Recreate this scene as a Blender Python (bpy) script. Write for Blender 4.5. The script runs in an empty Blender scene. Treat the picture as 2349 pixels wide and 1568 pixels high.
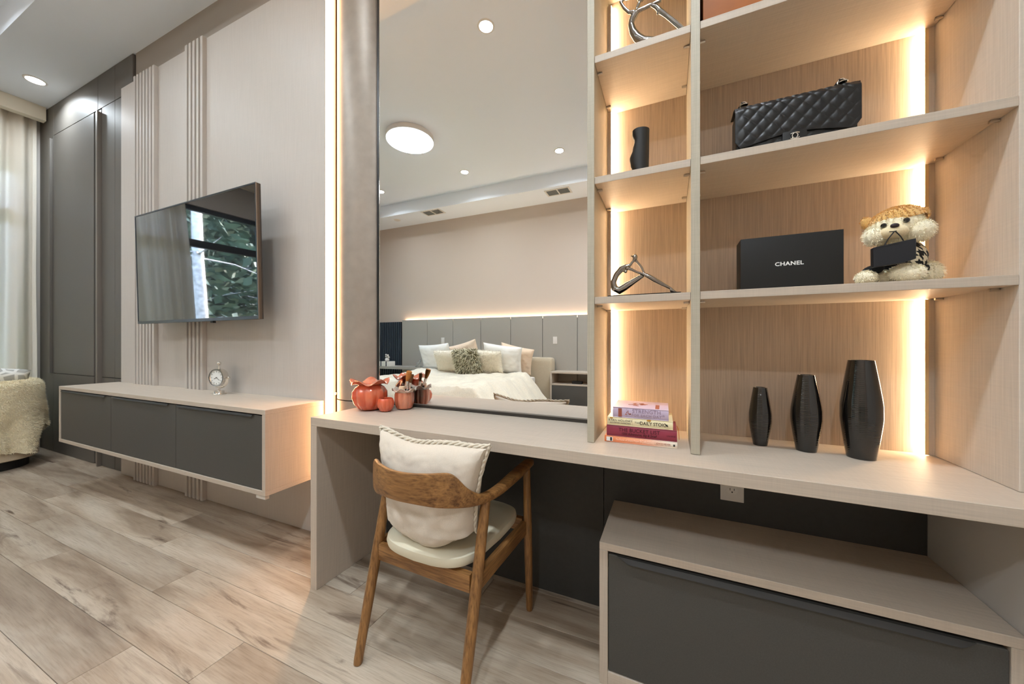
import bpy, bmesh, math, random
from mathutils import Vector, Matrix, noise
random.seed(7)
SC = bpy.context.scene
COL = SC.collection

# ------------------------------------------------------------------ camera, world, exposure
H = 1.09
cam_d = bpy.data.cameras.new('camera'); cam = bpy.data.objects.new('camera', cam_d); COL.objects.link(cam)
cam_d.sensor_width = 36.0; cam_d.lens = 36.0 * 802.0 / 2349.0; cam_d.shift_y = 2.0 / 2349.0
cam_d.clip_start = 0.02; cam_d.clip_end = 200
cam.location = (0, 0, H); cam.rotation_euler = (math.radians(90), 0, math.radians(24.26))
SC.camera = cam

W = bpy.data.worlds.new('World'); SC.world = W; W.use_nodes = True
wn = W.node_tree; wn.nodes.clear()
sky = wn.nodes.new('ShaderNodeTexSky'); sky.sky_type = 'NISHITA'; sky.sun_disc = False
sky.sun_elevation = math.radians(38); sky.sun_rotation = math.radians(200); sky.dust_density = 2.5
bg = wn.nodes.new('ShaderNodeBackground'); bg.inputs['Strength'].default_value = 8.0
wo = wn.nodes.new('ShaderNodeOutputWorld')
wn.links.new(sky.outputs[0], bg.inputs[0]); wn.links.new(bg.outputs[0], wo.inputs[0])

SC.view_settings.view_transform = 'Standard'; SC.view_settings.look = 'None'
SC.view_settings.gamma = 1.0; SC.view_settings.use_curve_mapping = False
SC.view_settings.exposure = 1.42
cy = SC.cycles
cy.caustics_reflective = False; cy.caustics_refractive = False
cy.max_bounces = 10; cy.diffuse_bounces = 5; cy.glossy_bounces = 6; cy.transmission_bounces = 8; cy.transparent_max_bounces = 12
cy.sample_clamp_indirect = 6.0

WARM = (1.0, 0.74, 0.47)      # shelf light strips
AMBER = (1.0, 0.55, 0.25)     # TV wall light strip
NEUTRAL = (.81, .915, 1.0)    # ceiling lights
LED_SHELF = 26.0
LED_TV = 15.0
LED_HEAD = 14.0
SPOT_W = 4.4                 # recessed down-lights
ROUND_E = 9.0                 # big round ceiling light
CORRIDOR_W = 13.0

# ------------------------------------------------------------------ frames of the room
MIRROR_Y = 1.435
def TV(x, c, z):              # TV wall runs 1.2 degrees off the desk wall
    return (x, c + 0.0206 * x, z)
def BED(x, c, z):             # bed wall, c = distance as seen through the mirror
    return (x, 2 * MIRROR_Y - c - 0.0215 * x, z)
def ID(x, y, z): return (x, y, z)

# ------------------------------------------------------------------ materials
MATS = {}
def nodes_of(name):
    m = bpy.data.materials.new(name); m.use_nodes = True; nt = m.node_tree
    b = nt.nodes['Principled BSDF']; return m, nt, b
def N(nt, t, **kw):
    n = nt.nodes.new(t)
    for k, v in kw.items():
        if k in n.inputs: n.inputs[k].default_value = v
        else: setattr(n, k, v)
    return n
def ramp(nt, stops):
    r = nt.nodes.new('ShaderNodeValToRGB'); e = r.color_ramp.elements
    while len(e) > 1: e.remove(e[-1])
    e[0].position, e[0].color = stops[0][0], (*stops[0][1], 1)
    for p, c in stops[1:]:
        q = e.new(p); q.color = (*c, 1)
    return r
def srgb(*c):
    return tuple((v / 255 / 12.92) if v / 255 <= .04045 else ((v / 255 + .055) / 1.055) ** 2.4 for v in c)
def plain(name, col, rough=.5, metal=0.0, spec=.5, coat=0.0, bump=0.0, bscale=200, var=0.0, trans=0.0, ior=1.45, sheen=0.0):
    if name in MATS: return MATS[name]
    m, nt, b = nodes_of(name)
    b.inputs['Base Color'].default_value = (*col, 1); b.inputs['Roughness'].default_value = rough
    b.inputs['Metallic'].default_value = metal; b.inputs['Specular IOR Level'].default_value = spec
    b.inputs['Coat Weight'].default_value = coat; b.inputs['Transmission Weight'].default_value = trans; b.inputs['IOR'].default_value = ior
    b.inputs['Sheen Weight'].default_value = sheen
    if bump or var:
        tc = N(nt, 'ShaderNodeTexCoord'); nz = N(nt, 'ShaderNodeTexNoise', Scale=bscale, Detail=4.0)
        nt.links.new(tc.outputs['Object'], nz.inputs['Vector'])
        if bump:
            bp = N(nt, 'ShaderNodeBump', Strength=bump, Distance=.002)
            nt.links.new(nz.outputs['Fac'], bp.inputs['Height']); nt.links.new(bp.outputs[0], b.inputs['Normal'])
        if var:
            r = ramp(nt, [(.3, tuple(max(0, v * (1 - var)) for v in col)), (.7, tuple(v * (1 + var) for v in col))])
            nt.links.new(nz.outputs['Fac'], r.inputs[0]); nt.links.new(r.outputs[0], b.inputs['Base Color'])
    MATS[name] = m; return m
def emit(name, col, strength):
    m = bpy.data.materials.new(name); m.use_nodes = True; nt = m.node_tree; nt.nodes.clear()
    e = N(nt, 'ShaderNodeEmission', Strength=strength); e.inputs['Color'].default_value = (*col, 1)
    o = N(nt, 'ShaderNodeOutputMaterial'); nt.links.new(e.outputs[0], o.inputs[0]); MATS[name] = m; return m
def laminate(name, col, axis='z', amt=.10, rough=.5, cross=.25):
    """linen-like printed laminate: fine streaks along one axis crossed by weaker ones"""
    m, nt, b = nodes_of(name)
    tc = N(nt, 'ShaderNodeTexCoord')
    sc = {'z': (260, 260, 6), 'x': (6, 260, 260), 'y': (260, 6, 260)}[axis]
    sc2 = {'z': (9, 9, 240), 'x': (240, 9, 9), 'y': (9, 240, 9)}[axis]
    outs = []
    for s, d in ((sc, 3.0), (sc2, 2.0)):
        mp = N(nt, 'ShaderNodeMapping'); mp.inputs['Scale'].default_value = s
        nt.links.new(tc.outputs['Object'], mp.inputs['Vector'])
        nz = N(nt, 'ShaderNodeTexNoise', Scale=1.0, Detail=d, Roughness=.6); nt.links.new(mp.outputs[0], nz.inputs['Vector'])
        outs.append(nz.outputs['Fac'])
    mix = N(nt, 'ShaderNodeMix'); mix.data_type = 'FLOAT'; mix.inputs[0].default_value = cross
    nt.links.new(outs[0], mix.inputs[2]); nt.links.new(outs[1], mix.inputs[3])
    r = ramp(nt, [(.3, tuple(v * (1 - amt) for v in col)), (.7, tuple(min(1, v * (1 + amt)) for v in col))])
    nt.links.new(mix.outputs[0], r.inputs[0]); nt.links.new(r.outputs[0], b.inputs['Base Color'])
    b.inputs['Roughness'].default_value = rough; b.inputs['Specular IOR Level'].default_value = .35
    bp = N(nt, 'ShaderNodeBump', Strength=.12, Distance=.001); nt.links.new(mix.outputs[0], bp.inputs['Height']); nt.links.new(bp.outputs[0], b.inputs['Normal'])
    MATS[name] = m; return m
def woodmat(name, light, dark, axis='x', scale=1.0, rough=.42):
    m, nt, b = nodes_of(name)
    tc = N(nt, 'ShaderNodeTexCoord'); mp = N(nt, 'ShaderNodeMapping')
    mp.inputs['Scale'].default_value = {'x': (3 * scale, 40 * scale, 40 * scale), 'z': (40 * scale, 40 * scale, 3 * scale), 'y': (40 * scale, 3 * scale, 40 * scale)}[axis]
    nt.links.new(tc.outputs['Object'], mp.inputs['Vector'])
    n1 = N(nt, 'ShaderNodeTexNoise', Scale=1.0, Detail=5.0, Roughness=.65, Distortion=.8); nt.links.new(mp.outputs[0], n1.inputs['Vector'])
    n2 = N(nt, 'ShaderNodeTexNoise', Scale=4.0, Detail=3.0); nt.links.new(mp.outputs[0], n2.inputs['Vector'])
    mx = N(nt, 'ShaderNodeMix'); mx.data_type = 'FLOAT'; mx.inputs[0].default_value = .35
    nt.links.new(n1.outputs['Fac'], mx.inputs[2]); nt.links.new(n2.outputs['Fac'], mx.inputs[3])
    r = ramp(nt, [(.36, dark), (.5, tuple((a + c) / 2 for a, c in zip(dark, light))), (.66, light)])
    nt.links.new(mx.outputs[0], r.inputs[0]); nt.links.new(r.outputs[0], b.inputs['Base Color']); b.inputs['Roughness'].default_value = rough
    bp = N(nt, 'ShaderNodeBump', Strength=.15, Distance=.0012); nt.links.new(mx.outputs[0], bp.inputs['Height']); nt.links.new(bp.outputs[0], b.inputs['Normal'])
    MATS[name] = m; return m
def floormat():
    m, nt, b = nodes_of('oak_plank')
    tc = N(nt, 'ShaderNodeTexCoord'); oi = N(nt, 'ShaderNodeObjectInfo')
    mul = N(nt, 'ShaderNodeVectorMath', operation='SCALE'); mul.inputs[0].default_value = (37.0, 53.0, 11.0)
    nt.links.new(oi.outputs['Random'], mul.inputs['Scale'])
    add = N(nt, 'ShaderNodeVectorMath', operation='ADD'); nt.links.new(tc.outputs['Object'], add.inputs[0]); nt.links.new(mul.outputs[0], add.inputs[1])
    def mapped(sc):
        mp = N(nt, 'ShaderNodeMapping'); mp.inputs['Scale'].default_value = sc; nt.links.new(add.outputs[0], mp.inputs['Vector']); return mp.outputs[0]
    broad = N(nt, 'ShaderNodeTexNoise', Scale=1.0, Detail=3.0, Roughness=.55, Distortion=.6); nt.links.new(mapped((1.1, 8, 1)), broad.inputs['Vector'])
    fine = N(nt, 'ShaderNodeTexNoise', Scale=1.0, Detail=5.0, Roughness=.7); nt.links.new(mapped((9, 190, 1)), fine.inputs['Vector'])
    # flame-like rings round the knots
    ring = N(nt, 'ShaderNodeTexNoise', Scale=1.0, Detail=1.0, Distortion=1.2); nt.links.new(mapped((1.0, 6, 1)), ring.inputs['Vector'])
    rm = N(nt, 'ShaderNodeMath', operation='MULTIPLY'); rm.inputs[1].default_value = 26.0; nt.links.new(ring.outputs['Fac'], rm.inputs[0])
    rs = N(nt, 'ShaderNodeMath', operation='SINE'); nt.links.new(rm.outputs[0], rs.inputs[0])
    # dark cracks and knots
    cr = N(nt, 'ShaderNodeTexNoise', Scale=1.0, Detail=6.0, Roughness=.62, Distortion=.9); nt.links.new(mapped((1.5, 11, 1)), cr.inputs['Vector'])
    crr = ramp(nt, [(.60, (0, 0, 0)), (.72, (1, 1, 1))]); nt.links.new(cr.outputs['Fac'], crr.inputs[0])
    base = ramp(nt, [(.30, srgb(140, 121, 103)), (.47, srgb(176, 159, 140)), (.66, srgb(197, 184, 167))]); nt.links.new(broad.outputs['Fac'], base.inputs[0])
    tint = N(nt, 'ShaderNodeMix'); tint.data_type = 'RGBA'; tint.blend_type = 'MULTIPLY'; tint.inputs[0].default_value = 1.0
    tr = ramp(nt, [(0, (.80, .79, .78)), (1, (1.06, 1.05, 1.03))]); nt.links.new(oi.outputs['Random'], tr.inputs[0])
    nt.links.new(base.outputs[0], tint.inputs[6]); nt.links.new(tr.outputs[0], tint.inputs[7])
    fr = ramp(nt, [(.28, (.66, .62, .58)), (.5, (.95, .94, .93)), (.72, (1.08, 1.08, 1.07))]); nt.links.new(fine.outputs['Fac'], fr.inputs[0])
    m2 = N(nt, 'ShaderNodeMix'); m2.data_type = 'RGBA'; m2.blend_type = 'MULTIPLY'; m2.inputs[0].default_value = .8
    nt.links.new(tint.outputs[2], m2.inputs[6]); nt.links.new(fr.outputs[0], m2.inputs[7])
    rr = ramp(nt, [(0, (.90, .88, .86)), (.6, (1, 1, 1))])
    sm = N(nt, 'ShaderNodeMath', operation='MULTIPLY_ADD'); sm.inputs[1].default_value = .5; sm.inputs[2].default_value = .5; nt.links.new(rs.outputs[0], sm.inputs[0])
    nt.links.new(sm.outputs[0], rr.inputs[0])
    m3 = N(nt, 'ShaderNodeMix'); m3.data_type = 'RGBA'; m3.blend_type = 'MULTIPLY'; m3.inputs[0].default_value = .35
    nt.links.new(m2.outputs[2], m3.inputs[6]); nt.links.new(rr.outputs[0], m3.inputs[7])
    m4 = N(nt, 'ShaderNodeMix'); m4.data_type = 'RGBA'; nt.links.new(crr.outputs[0], m4.inputs[0])
    nt.links.new(m3.outputs[2], m4.inputs[6]); m4.inputs[7].default_value = (*srgb(92, 72, 58), 1)
    nt.links.new(m4.outputs[2], b.inputs['Base Color']); b.inputs['Roughness'].default_value = .48; b.inputs['Specular IOR Level'].default_value = .35
    bp = N(nt, 'ShaderNodeBump', Strength=.10, Distance=.001); nt.links.new(fine.outputs['Fac'], bp.inputs['Height']); nt.links.new(bp.outputs[0], b.inputs['Normal'])
    MATS['oak_plank'] = m; return m
def fabric(name, col, scale=500, bump=.3, rough=.9, sheen=.2, trans=0.0):
    m, nt, b = nodes_of(name)
    tc = N(nt, 'ShaderNodeTexCoord'); nz = N(nt, 'ShaderNodeTexNoise', Scale=scale, Detail=3.0); nt.links.new(tc.outputs['Object'], nz.inputs['Vector'])
    r = ramp(nt, [(.3, tuple(v * .9 for v in col)), (.7, tuple(min(1, v * 1.08) for v in col))]); nt.links.new(nz.outputs['Fac'], r.inputs[0]); nt.links.new(r.outputs[0], b.inputs['Base Color'])
    b.inputs['Roughness'].default_value = rough; b.inputs['Sheen Weight'].default_value = sheen; b.inputs['Specular IOR Level'].default_value = .2
    bp = N(nt, 'ShaderNodeBump', Strength=bump, Distance=.001); nt.links.new(nz.outputs['Fac'], bp.inputs['Height']); nt.links.new(bp.outputs[0], b.inputs['Normal'])
    if trans:
        tl = N(nt, 'ShaderNodeBsdfTranslucent'); tl.inputs['Color'].default_value = (*col, 1); mx = N(nt, 'ShaderNodeMixShader'); mx.inputs[0].default_value = trans
        o = nt.nodes['Material Output']; nt.links.new(b.outputs[0], mx.inputs[1]); nt.links.new(tl.outputs[0], mx.inputs[2]); nt.links.new(mx.outputs[0], o.inputs[0])
    MATS[name] = m; return m

M_LAM = laminate('greige_laminate', srgb(190, 176, 160), 'z')
M_LAMX = laminate('greige_laminate_lying', srgb(190, 176, 160), 'x')
M_EDGE = laminate('greige_edge', srgb(178, 170, 152), 'z', .12)
M_BACK = laminate('shelf_back_laminate', srgb(186, 166, 146), 'z', .16, .5, .04)
M_TVP = laminate('pale_panel_laminate', srgb(196, 188, 180), 'z', .05)
M_DARK = plain('charcoal_laminate', srgb(74, 72, 68), .55, bump=.15, bscale=300, var=.08)
M_DARKW = plain('wardrobe_laminate', srgb(98, 93, 87), .52, bump=.1, bscale=300, var=.05)
M_DARKB = plain('dark_back_board', srgb(58, 57, 54), .6, var=.06, bscale=60)
M_BLACKGAP = plain('black_gap', (.012, .011, .01), .8)
M_HANDLE = plain('dark_handle', srgb(46, 44, 42), .55)
M_CEIL = plain('ceiling_paint', srgb(236, 242, 250), .85)
M_WALLBED = plain('peach_wall_paint', srgb(206, 190, 176), .85, bump=.05, bscale=300)
M_WALL = plain('taupe_wall_paint', srgb(160, 150, 140), .85)
M_WALLR = plain('grey_wall_paint', srgb(205, 200, 194), .85)
M_CREAM = plain('cream_pelmet', srgb(234, 226, 208), .8)
M_MIRROR = plain('mirror_silver', (.93, .94, .94), 0.0, 1.0)
M_CHROME = plain('chrome', (.82, .79, .74), .12, 1.0)
M_GUN = plain('gunmetal_chrome', (.34, .32, .30), .14, 1.0)
M_PIN = plain('brushed_nickel', (.62, .56, .48), .3, 1.0)
M_WHITEPL = plain('white_plastic', srgb(225, 220, 214), .35)
M_PEWTER = plain('dark_frame_metal', srgb(66, 62, 58), .4, .4)
M_LEATHER = plain('black_quilted_leather', srgb(24, 23, 23), .32, bump=.2, bscale=900)
M_BLACKMATTE = plain('black_matte', srgb(30, 29, 28), .55)
M_BLACKBOX = plain('black_card', srgb(20, 20, 19), .5)
M_BLACKGLOSS = plain('black_glaze', srgb(16, 15, 14), .12, coat=1.0)
M_TVBODY = plain('tv_plastic', srgb(34, 35, 37), .35)
M_PRINTW = plain('white_print', (.85, .85, .83), .6)
M_ASH = woodmat('stained_ash', srgb(166, 120, 70), srgb(92, 58, 28), 'z', 1.3, .38)
M_ASHX = woodmat('stained_ash_across', srgb(166, 120, 70), srgb(92, 58, 28), 'x', 1.3, .38)
M_PLANK = floormat()

# ------------------------------------------------------------------ mesh builder
class MB:
    def __init__(s): s.v = []; s.f = []
    def add(s, verts, faces):
        o = len(s.v); s.v += [tuple(p) for p in verts]; s.f += [tuple(i + o for i in q) for q in faces]; return s
    def box(s, x0, x1, y0, y1, z0, z1):
        vs = [(x, y, z) for z in (z0, z1) for y in (y0, y1) for x in (x0, x1)]
        return s.add(vs, [(0, 2, 3, 1), (4, 5, 7, 6), (0, 1, 5, 4), (2, 6, 7, 3), (0, 4, 6, 2), (1, 3, 7, 5)])
    def tube(s, pts, rad, n=12, caps=True, closed=False):
        pts = [Vector(p) for p in pts]; m = len(pts)
        if not hasattr(rad, '__len__'): rad = [rad] * m
        ref = None; rings = []
        for i, p in enumerate(pts):
            a = pts[(i - 1) % m] if (i or closed) else p; b = pts[(i + 1) % m] if (i < m - 1 or closed) else p
            t = (b - a).normalized()
            if ref is None: ref = t.orthogonal().normalized()
            ref = (ref - t * ref.dot(t)); ref = ref.normalized() if ref.length > 1e-6 else t.orthogonal().normalized()
            bn = t.cross(ref); r = rad[i]; ra, rb = r if hasattr(r, '__len__') else (r, r)
            rings.append([p + ref * math.cos(2 * math.pi * k / n) * ra + bn * math.sin(2 * math.pi * k / n) * rb for k in range(n)])
        o = [q for rg in rings for q in rg]; fs = []
        for i in range(m if closed else m - 1):
            j = (i + 1) % m
            for k in range(n): fs.append((i * n + k, i * n + (k + 1) % n, j * n + (k + 1) % n, j * n + k))
        if caps and not closed: fs.append(tuple(range(n - 1, -1, -1))); fs.append(tuple((m - 1) * n + k for k in range(n)))
        return s.add(o, fs)
    def lathe(s, prof, n=32, c=(0, 0, 0), fn=None, axis=None):
        vs = []; fs = []; m = len(prof)
        for i, (r, z) in enumerate(prof):
            for k in range(n):
                a = 2 * math.pi * k / n; rr, zz = fn(r, z, a, i) if fn else (r, z)
                p = Vector((math.cos(a) * rr, math.sin(a) * rr, zz))
                if axis: p = axis @ p
                vs.append((c[0] + p.x, c[1] + p.y, c[2] + p.z))
        for i in range(m - 1):
            for k in range(n): fs.append((i * n + k, i * n + (k + 1) % n, (i + 1) * n + (k + 1) % n, (i + 1) * n + k))
        if prof[0][0] > 1e-5: fs.append(tuple(range(n - 1, -1, -1)))
        if prof[-1][0] > 1e-5: fs.append(tuple((m - 1) * n + k for k in range(n)))
        return s.add(vs, fs)
    def prism(s, poly, z0, z1, fn=None):
        n = len(poly); fn = fn or (lambda a, b, z: (a, b, z))
        vs = [fn(a, b, z0) for a, b in poly] + [fn(a, b, z1) for a, b in poly]
        fs = [tuple(range(n - 1, -1, -1)), tuple(range(n, 2 * n))] + [(i, (i + 1) % n, n + (i + 1) % n, n + i) for i in range(n)]
        return s.add(vs, fs)
    def grid(s, fn, nu, nv, wrapu=False):
        cu = nu if wrapu else nu + 1
        vs = [fn(i / nu, j / nv) for j in range(nv + 1) for i in range(cu)]
        fs = []
        for j in range(nv):
            for i in range(nu):
                i2 = (i + 1) % cu; fs.append((j * cu + i, j * cu + i2, (j + 1) * cu + i2, (j + 1) * cu + i))
        return s.add(vs, fs)
    def ball(s, c, r, n=16, m=10, fn=None, mat=None):
        r = r if hasattr(r, '__len__') else (r, r, r); vs = []; fs = []
        for j in range(m + 1):
            th = math.pi * j / m
            for k in range(n):
                ph = 2 * math.pi * k / n; p = Vector((math.sin(th) * math.cos(ph), math.sin(th) * math.sin(ph), math.cos(th)))
                k2 = fn(p) if fn else 1.0
                q = Vector((p.x * r[0] * k2, p.y * r[1] * k2, p.z * r[2] * k2))
                if mat: q = mat @ q
                vs.append((c[0] + q.x, c[1] + q.y, c[2] + q.z))
        for j in range(m):
            for k in range(n): fs.append((j * n + k, (j + 1) * n + k, (j + 1) * n + (k + 1) % n, j * n + (k + 1) % n))
        return s.add(vs, fs)
    def move(s, fn): s.v = [tuple(fn(*p)) for p in s.v]; return s
    def build(s, name, mat, parent=None, smooth=False, bevel=0.0, xf=None, seg=2, clean=False, recalc=True):
        vs = [xf(*p) for p in s.v] if xf else s.v
        lo = [min(p[i] for p in vs) for i in range(3)]; hi = [max(p[i] for p in vs) for i in range(3)]
        og = Vector(((lo[0] + hi[0]) / 2, (lo[1] + hi[1]) / 2, lo[2]))
        me = bpy.data.meshes.new(name); me.from_pydata([tuple(Vector(p) - og) for p in vs], [], s.f)
        if bevel or clean or recalc:
            bm = bmesh.new(); bm.from_mesh(me)
            if clean: bmesh.ops.remove_doubles(bm, verts=bm.verts, dist=1e-5)
            if recalc: bmesh.ops.recalc_face_normals(bm, faces=bm.faces)
            if bevel:
                es = [e for e in bm.edges if len(e.link_faces) == 2 and e.calc_face_angle(0) > .6]
                bmesh.ops.bevel(bm, geom=es, offset=bevel, segments=seg, profile=.7, affect='EDGES', clamp_overlap=True)
            bm.to_mesh(me); bm.free()
        me.materials.append(mat)
        if smooth or bevel:
            me.polygons.foreach_set('use_smooth', [True] * len(me.polygons)); me.set_sharp_from_angle(angle=math.radians(40 if smooth else 25))
        me.update()
        o = bpy.data.objects.new(name, me); COL.objects.link(o)
        if parent is not None:
            o.parent = parent; o.location = og - wpos(parent)
        else: o.location = og
        return o
def wpos(o):
    p = Vector(o.location)
    while o.parent is not None: o = o.parent; p = p + Vector(o.location)
    return p
def B(x0, x1, y0, y1, z0, z1): return MB().box(x0, x1, y0, y1, z0, z1)
def empty(name, loc):
    o = bpy.data.objects.new(name, None); COL.objects.link(o); o.location = loc; o.empty_display_size = .05; return o
def tag(o, label, cat, group=None):
    o['label'] = label; o['category'] = cat
    if group: o['group'] = group
    return o
def thing(name, loc, label, cat, group=None): return tag(empty(name, loc), label, cat, group)
def struct(o, label=None):
    o['kind'] = 'structure'
    if label: o['label'] = label
    return o
def copy_piece(src, parent, world):
    c = src.copy(); COL.objects.link(c); c.parent = parent; c.location = Vector(world) - (wpos(parent) if parent else Vector()); return c
def copy_tree(src, delta, parent=None):
    c = src.copy(); COL.objects.link(c); c.parent = parent
    if parent is None: c.location = Vector(src.location) + Vector(delta)
    for ch in list(src.children): copy_tree(ch, delta, c)
    return c
def text_mesh(body, size, extrude=.0002, bold=0.0, space=1.0, align='CENTER'):
    cu = bpy.data.curves.new('lettering', 'FONT'); cu.body = body; cu.size = size; cu.extrude = extrude; cu.offset = bold; cu.space_character = space
    cu.align_x = align; cu.align_y = 'CENTER'; cu.resolution_u = 3
    o = bpy.data.objects.new('lettering_tmp', cu); COL.objects.link(o)
    dg = bpy.context.evaluated_depsgraph_get(); me = bpy.data.meshes.new_from_object(o.evaluated_get(dg))
    bpy.data.objects.remove(o); me.name = 'lettering'; return me
def lettering(body, size, mat, parent, mtx, bold=0.0, space=1.0, squash=1.0, name='lettering', align='CENTER'):
    me = text_mesh(body, size, bold=bold, space=space, align=align); me.materials.append(mat)
    me.transform(mtx @ Matrix.Diagonal((squash, 1, 1, 1)))
    o = bpy.data.objects.new(name, me); COL.objects.link(o); o.parent = parent; o.location = -wpos(parent); return o
def fur(name, pts, mat, parent, length, width, count, droop=.4, jit=.5, seed=1):
    """short strands as thin blades; pts: list of (point, normal)"""
    rnd = random.Random(seed); mb = MB(); up = Vector((0, 0, 1))
    for _ in range(count):
        p, n = rnd.choice(pts); p = Vector(p); n = Vector(n)
        t = n.orthogonal().normalized(); t2 = n.cross(t)
        p = p + t * rnd.uniform(-.5, .5) * FUR_STEP[0] + t2 * rnd.uniform(-.5, .5) * FUR_STEP[0]
        d = (n + t * rnd.uniform(-jit, jit) + t2 * rnd.uniform(-jit, jit) - up * droop).normalized()
        L = length * rnd.uniform(.6, 1.2); s = d.cross(Vector((rnd.uniform(-1, 1), rnd.uniform(-1, 1), rnd.uniform(-1, 1)))).normalized() * width
        mid = p + d * L * .55 + t * rnd.uniform(-.15, .15) * L
        tip = p + (d - up * droop * .5).normalized() * L
        mb.add([p - s, p + s, mid + s * .8, mid - s * .8, tip], [(0, 1, 2, 3), (3, 2, 4)])
    o = mb.build(name, mat, parent, smooth=True, recalc=False); o['kind'] = 'stuff'; return o
FUR_STEP = [.02]
def samples(mb, faces=None):
    out = []
    for q in mb.f:
        ps = [Vector(mb.v[i]) for i in q]; c = sum(ps, Vector()) / len(ps); n = (ps[1] - ps[0]).cross(ps[2] - ps[0])
        if n.length > 1e-9: out.append((c, n.normalized()))
    return out
def nz(x, y, z=0.0): return noise.noise(Vector((x, y, z)))

# ------------------------------------------------------------------ the setting
# floor: a base slab and oak planks laid along the TV wall
floor = struct(B(-6.15, 1.25, -3.2, 2.15, -.08, -.0085).build('floor', plain('floor_base', srgb(70, 56, 45), .9)), 'pale oak plank floor')
PL, PW = 1.46, .166
known = {-3: -1.763, -2: -1.413, -1: -2.07, 0: -1.05, 1: -1.265, 2: -.741}
plank_full = None
for j in range(-25, 7):
    c0 = .957 + PW * j; off = known.get(j, random.uniform(0, PL))
    x0 = off - PL * math.ceil((off + 6.15) / PL)
    while x0 < 1.25:
        a, b = max(x0, -6.15), min(x0 + PL, 1.25)
        if b - a > .02 and -3.2 < c0 - .0206 * 2.4 + .08 < 2.05:
            full = b - a > PL - 1e-4
            if full and plank_full is not None:
                w = TV((a + b) / 2, c0 + PW / 2, -.0085); copy_piece(plank_full, floor, w)
            else:
                hx, hy = (b - a) / 2 - .0007, PW / 2 - .0006
                mb = MB().box(-hx, hx, -hy, hy, -.0085, 0).move(lambda x, y, z: (x, y + .0206 * x, z))
                xm, ym, _ = TV((a + b) / 2, c0 + PW / 2, 0)
                o = mb.move(lambda x, y, z: (x + xm, y + ym, z)).build('plank', M_PLANK, floor, bevel=.0008, seg=1)
                if full: plank_full = o
        x0 += PL

# ceiling: lower border, raised tray
ZS, ZT = 3.48, 3.70
hx0, hx1 = -5.35, -.77
def ytv(x): return .94 + .0206 * x
def ybd(x): return 2 * MIRROR_Y - 5.18 - .0215 * x
mb = MB()
ox0, ox1, oy0, oy1 = -6.15, 1.25, -3.2, 2.15
inner = [(hx0, ybd(hx0)), (hx1, ybd(hx1)), (hx1, ytv(hx1)), (hx0, ytv(hx0))]; outer = [(ox0, oy0), (ox1, oy0), (ox1, oy1), (ox0, oy1)]
vs = [(x, y, ZS) for x, y in outer] + [(x, y, ZS) for x, y in inner] + [(x, y, ZT) for x, y in inner] + [(x, y, ZT + .08) for x, y in outer]
mb.add(vs, [(0, 4, 5, 1), (1, 5, 6, 2), (2, 6, 7, 3), (3, 7, 4, 0), (4, 8, 9, 5), (5, 9, 10, 6), (6, 10, 11, 7), (7, 11, 8, 4), (8, 11, 10, 9), (12, 13, 14, 15), (0, 1, 13, 12), (1, 2, 14, 13), (2, 3, 15, 14), (3, 0, 12, 15)])
struct(mb.build('ceiling', M_CEIL), 'white tray ceiling with a lower border')

struct(MB().add(B(-4.02, -1.745, 1.44, 1.60, 0, ZS).move(TV).v, B(0, 1, 0, 1, 0, 1).f).box(-1.745, 1.25, 1.48, 1.62, 0, ZS)
       .add(B(-4.02, -3.9, 1.60, 2.15, 0, ZS).move(TV).v, B(0, 1, 0, 1, 0, 1).f).add(B(-6.15, -4.02, 2.04, 2.15, 0, ZS).move(TV).v, B(0, 1, 0, 1, 0, 1).f).build('wall_back', M_WALL), 'taupe wall behind the panelling')
struct(B(-6.15, 1.25, 5.90, 5.75, 0, ZS).build('wall_front', M_WALLBED, xf=BED), 'peach painted wall behind the bed')
struct(B(1.2, 1.32, -3.2, 1.62, 0, ZS).build('wall_right', M_WALLR))
# left wall with the window opening
WY0, WY1, WZ0, WZ1 = -2.4, 1.24, .08, 2.95
struct(MB().box(-6.15, -6.0, -3.2, WY0, 0, ZS).box(-6.15, -6.0, WY1, 2.15, 0, ZS).box(-6.15, -6.0, WY0, WY1, 0, WZ0).box(-6.15, -6.0, WY0, WY1, WZ1, ZS).build('wall_left', M_WALLR))
win = struct(empty('window_1', (-6.08, (WY0 + WY1) / 2, WZ0)), 'black framed picture window looking on trees')
M_WF = plain('black_window_frame', srgb(20, 20, 21), .4)
M_GLASS = bpy.data.materials.new('window_glass'); M_GLASS.use_nodes = True
nt = M_GLASS.node_tree; nt.nodes.clear()
tr_ = N(nt, 'ShaderNodeBsdfTransparent'); gl_ = N(nt, 'ShaderNodeBsdfGlossy', Roughness=0.0); fr_ = N(nt, 'ShaderNodeFresnel', IOR=1.45); mx_ = N(nt, 'ShaderNodeMixShader'); oo_ = N(nt, 'ShaderNodeOutputMaterial')
nt.links.new(fr_.outputs[0], mx_.inputs[0]); nt.links.new(tr_.outputs[0], mx_.inputs[1]); nt.links.new(gl_.outputs[0], mx_.inputs[2]); nt.links.new(mx_.outputs[0], oo_.inputs[0])
for (a, b, c, d) in ((WY0, WY1, WZ0, WZ0 + .06), (WY0, WY1, WZ1 - .06, WZ1), (WY0, WY0 + .06, WZ0 + .06, WZ1 - .06), (WY1 - .06, WY1, WZ0 + .06, WZ1 - .06)):
    B(-6.11, -6.04, a, b, c, d).build('frame_rail', M_WF, win, bevel=.003)
B(-6.11, -6.04, WY0 + .06, WY1 - .06, 2.38, 2.48).build('transom', M_WF, win, bevel=.003)
ys = [WY0 + .06, -1.34, -.12, WY1 - .06]
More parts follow.
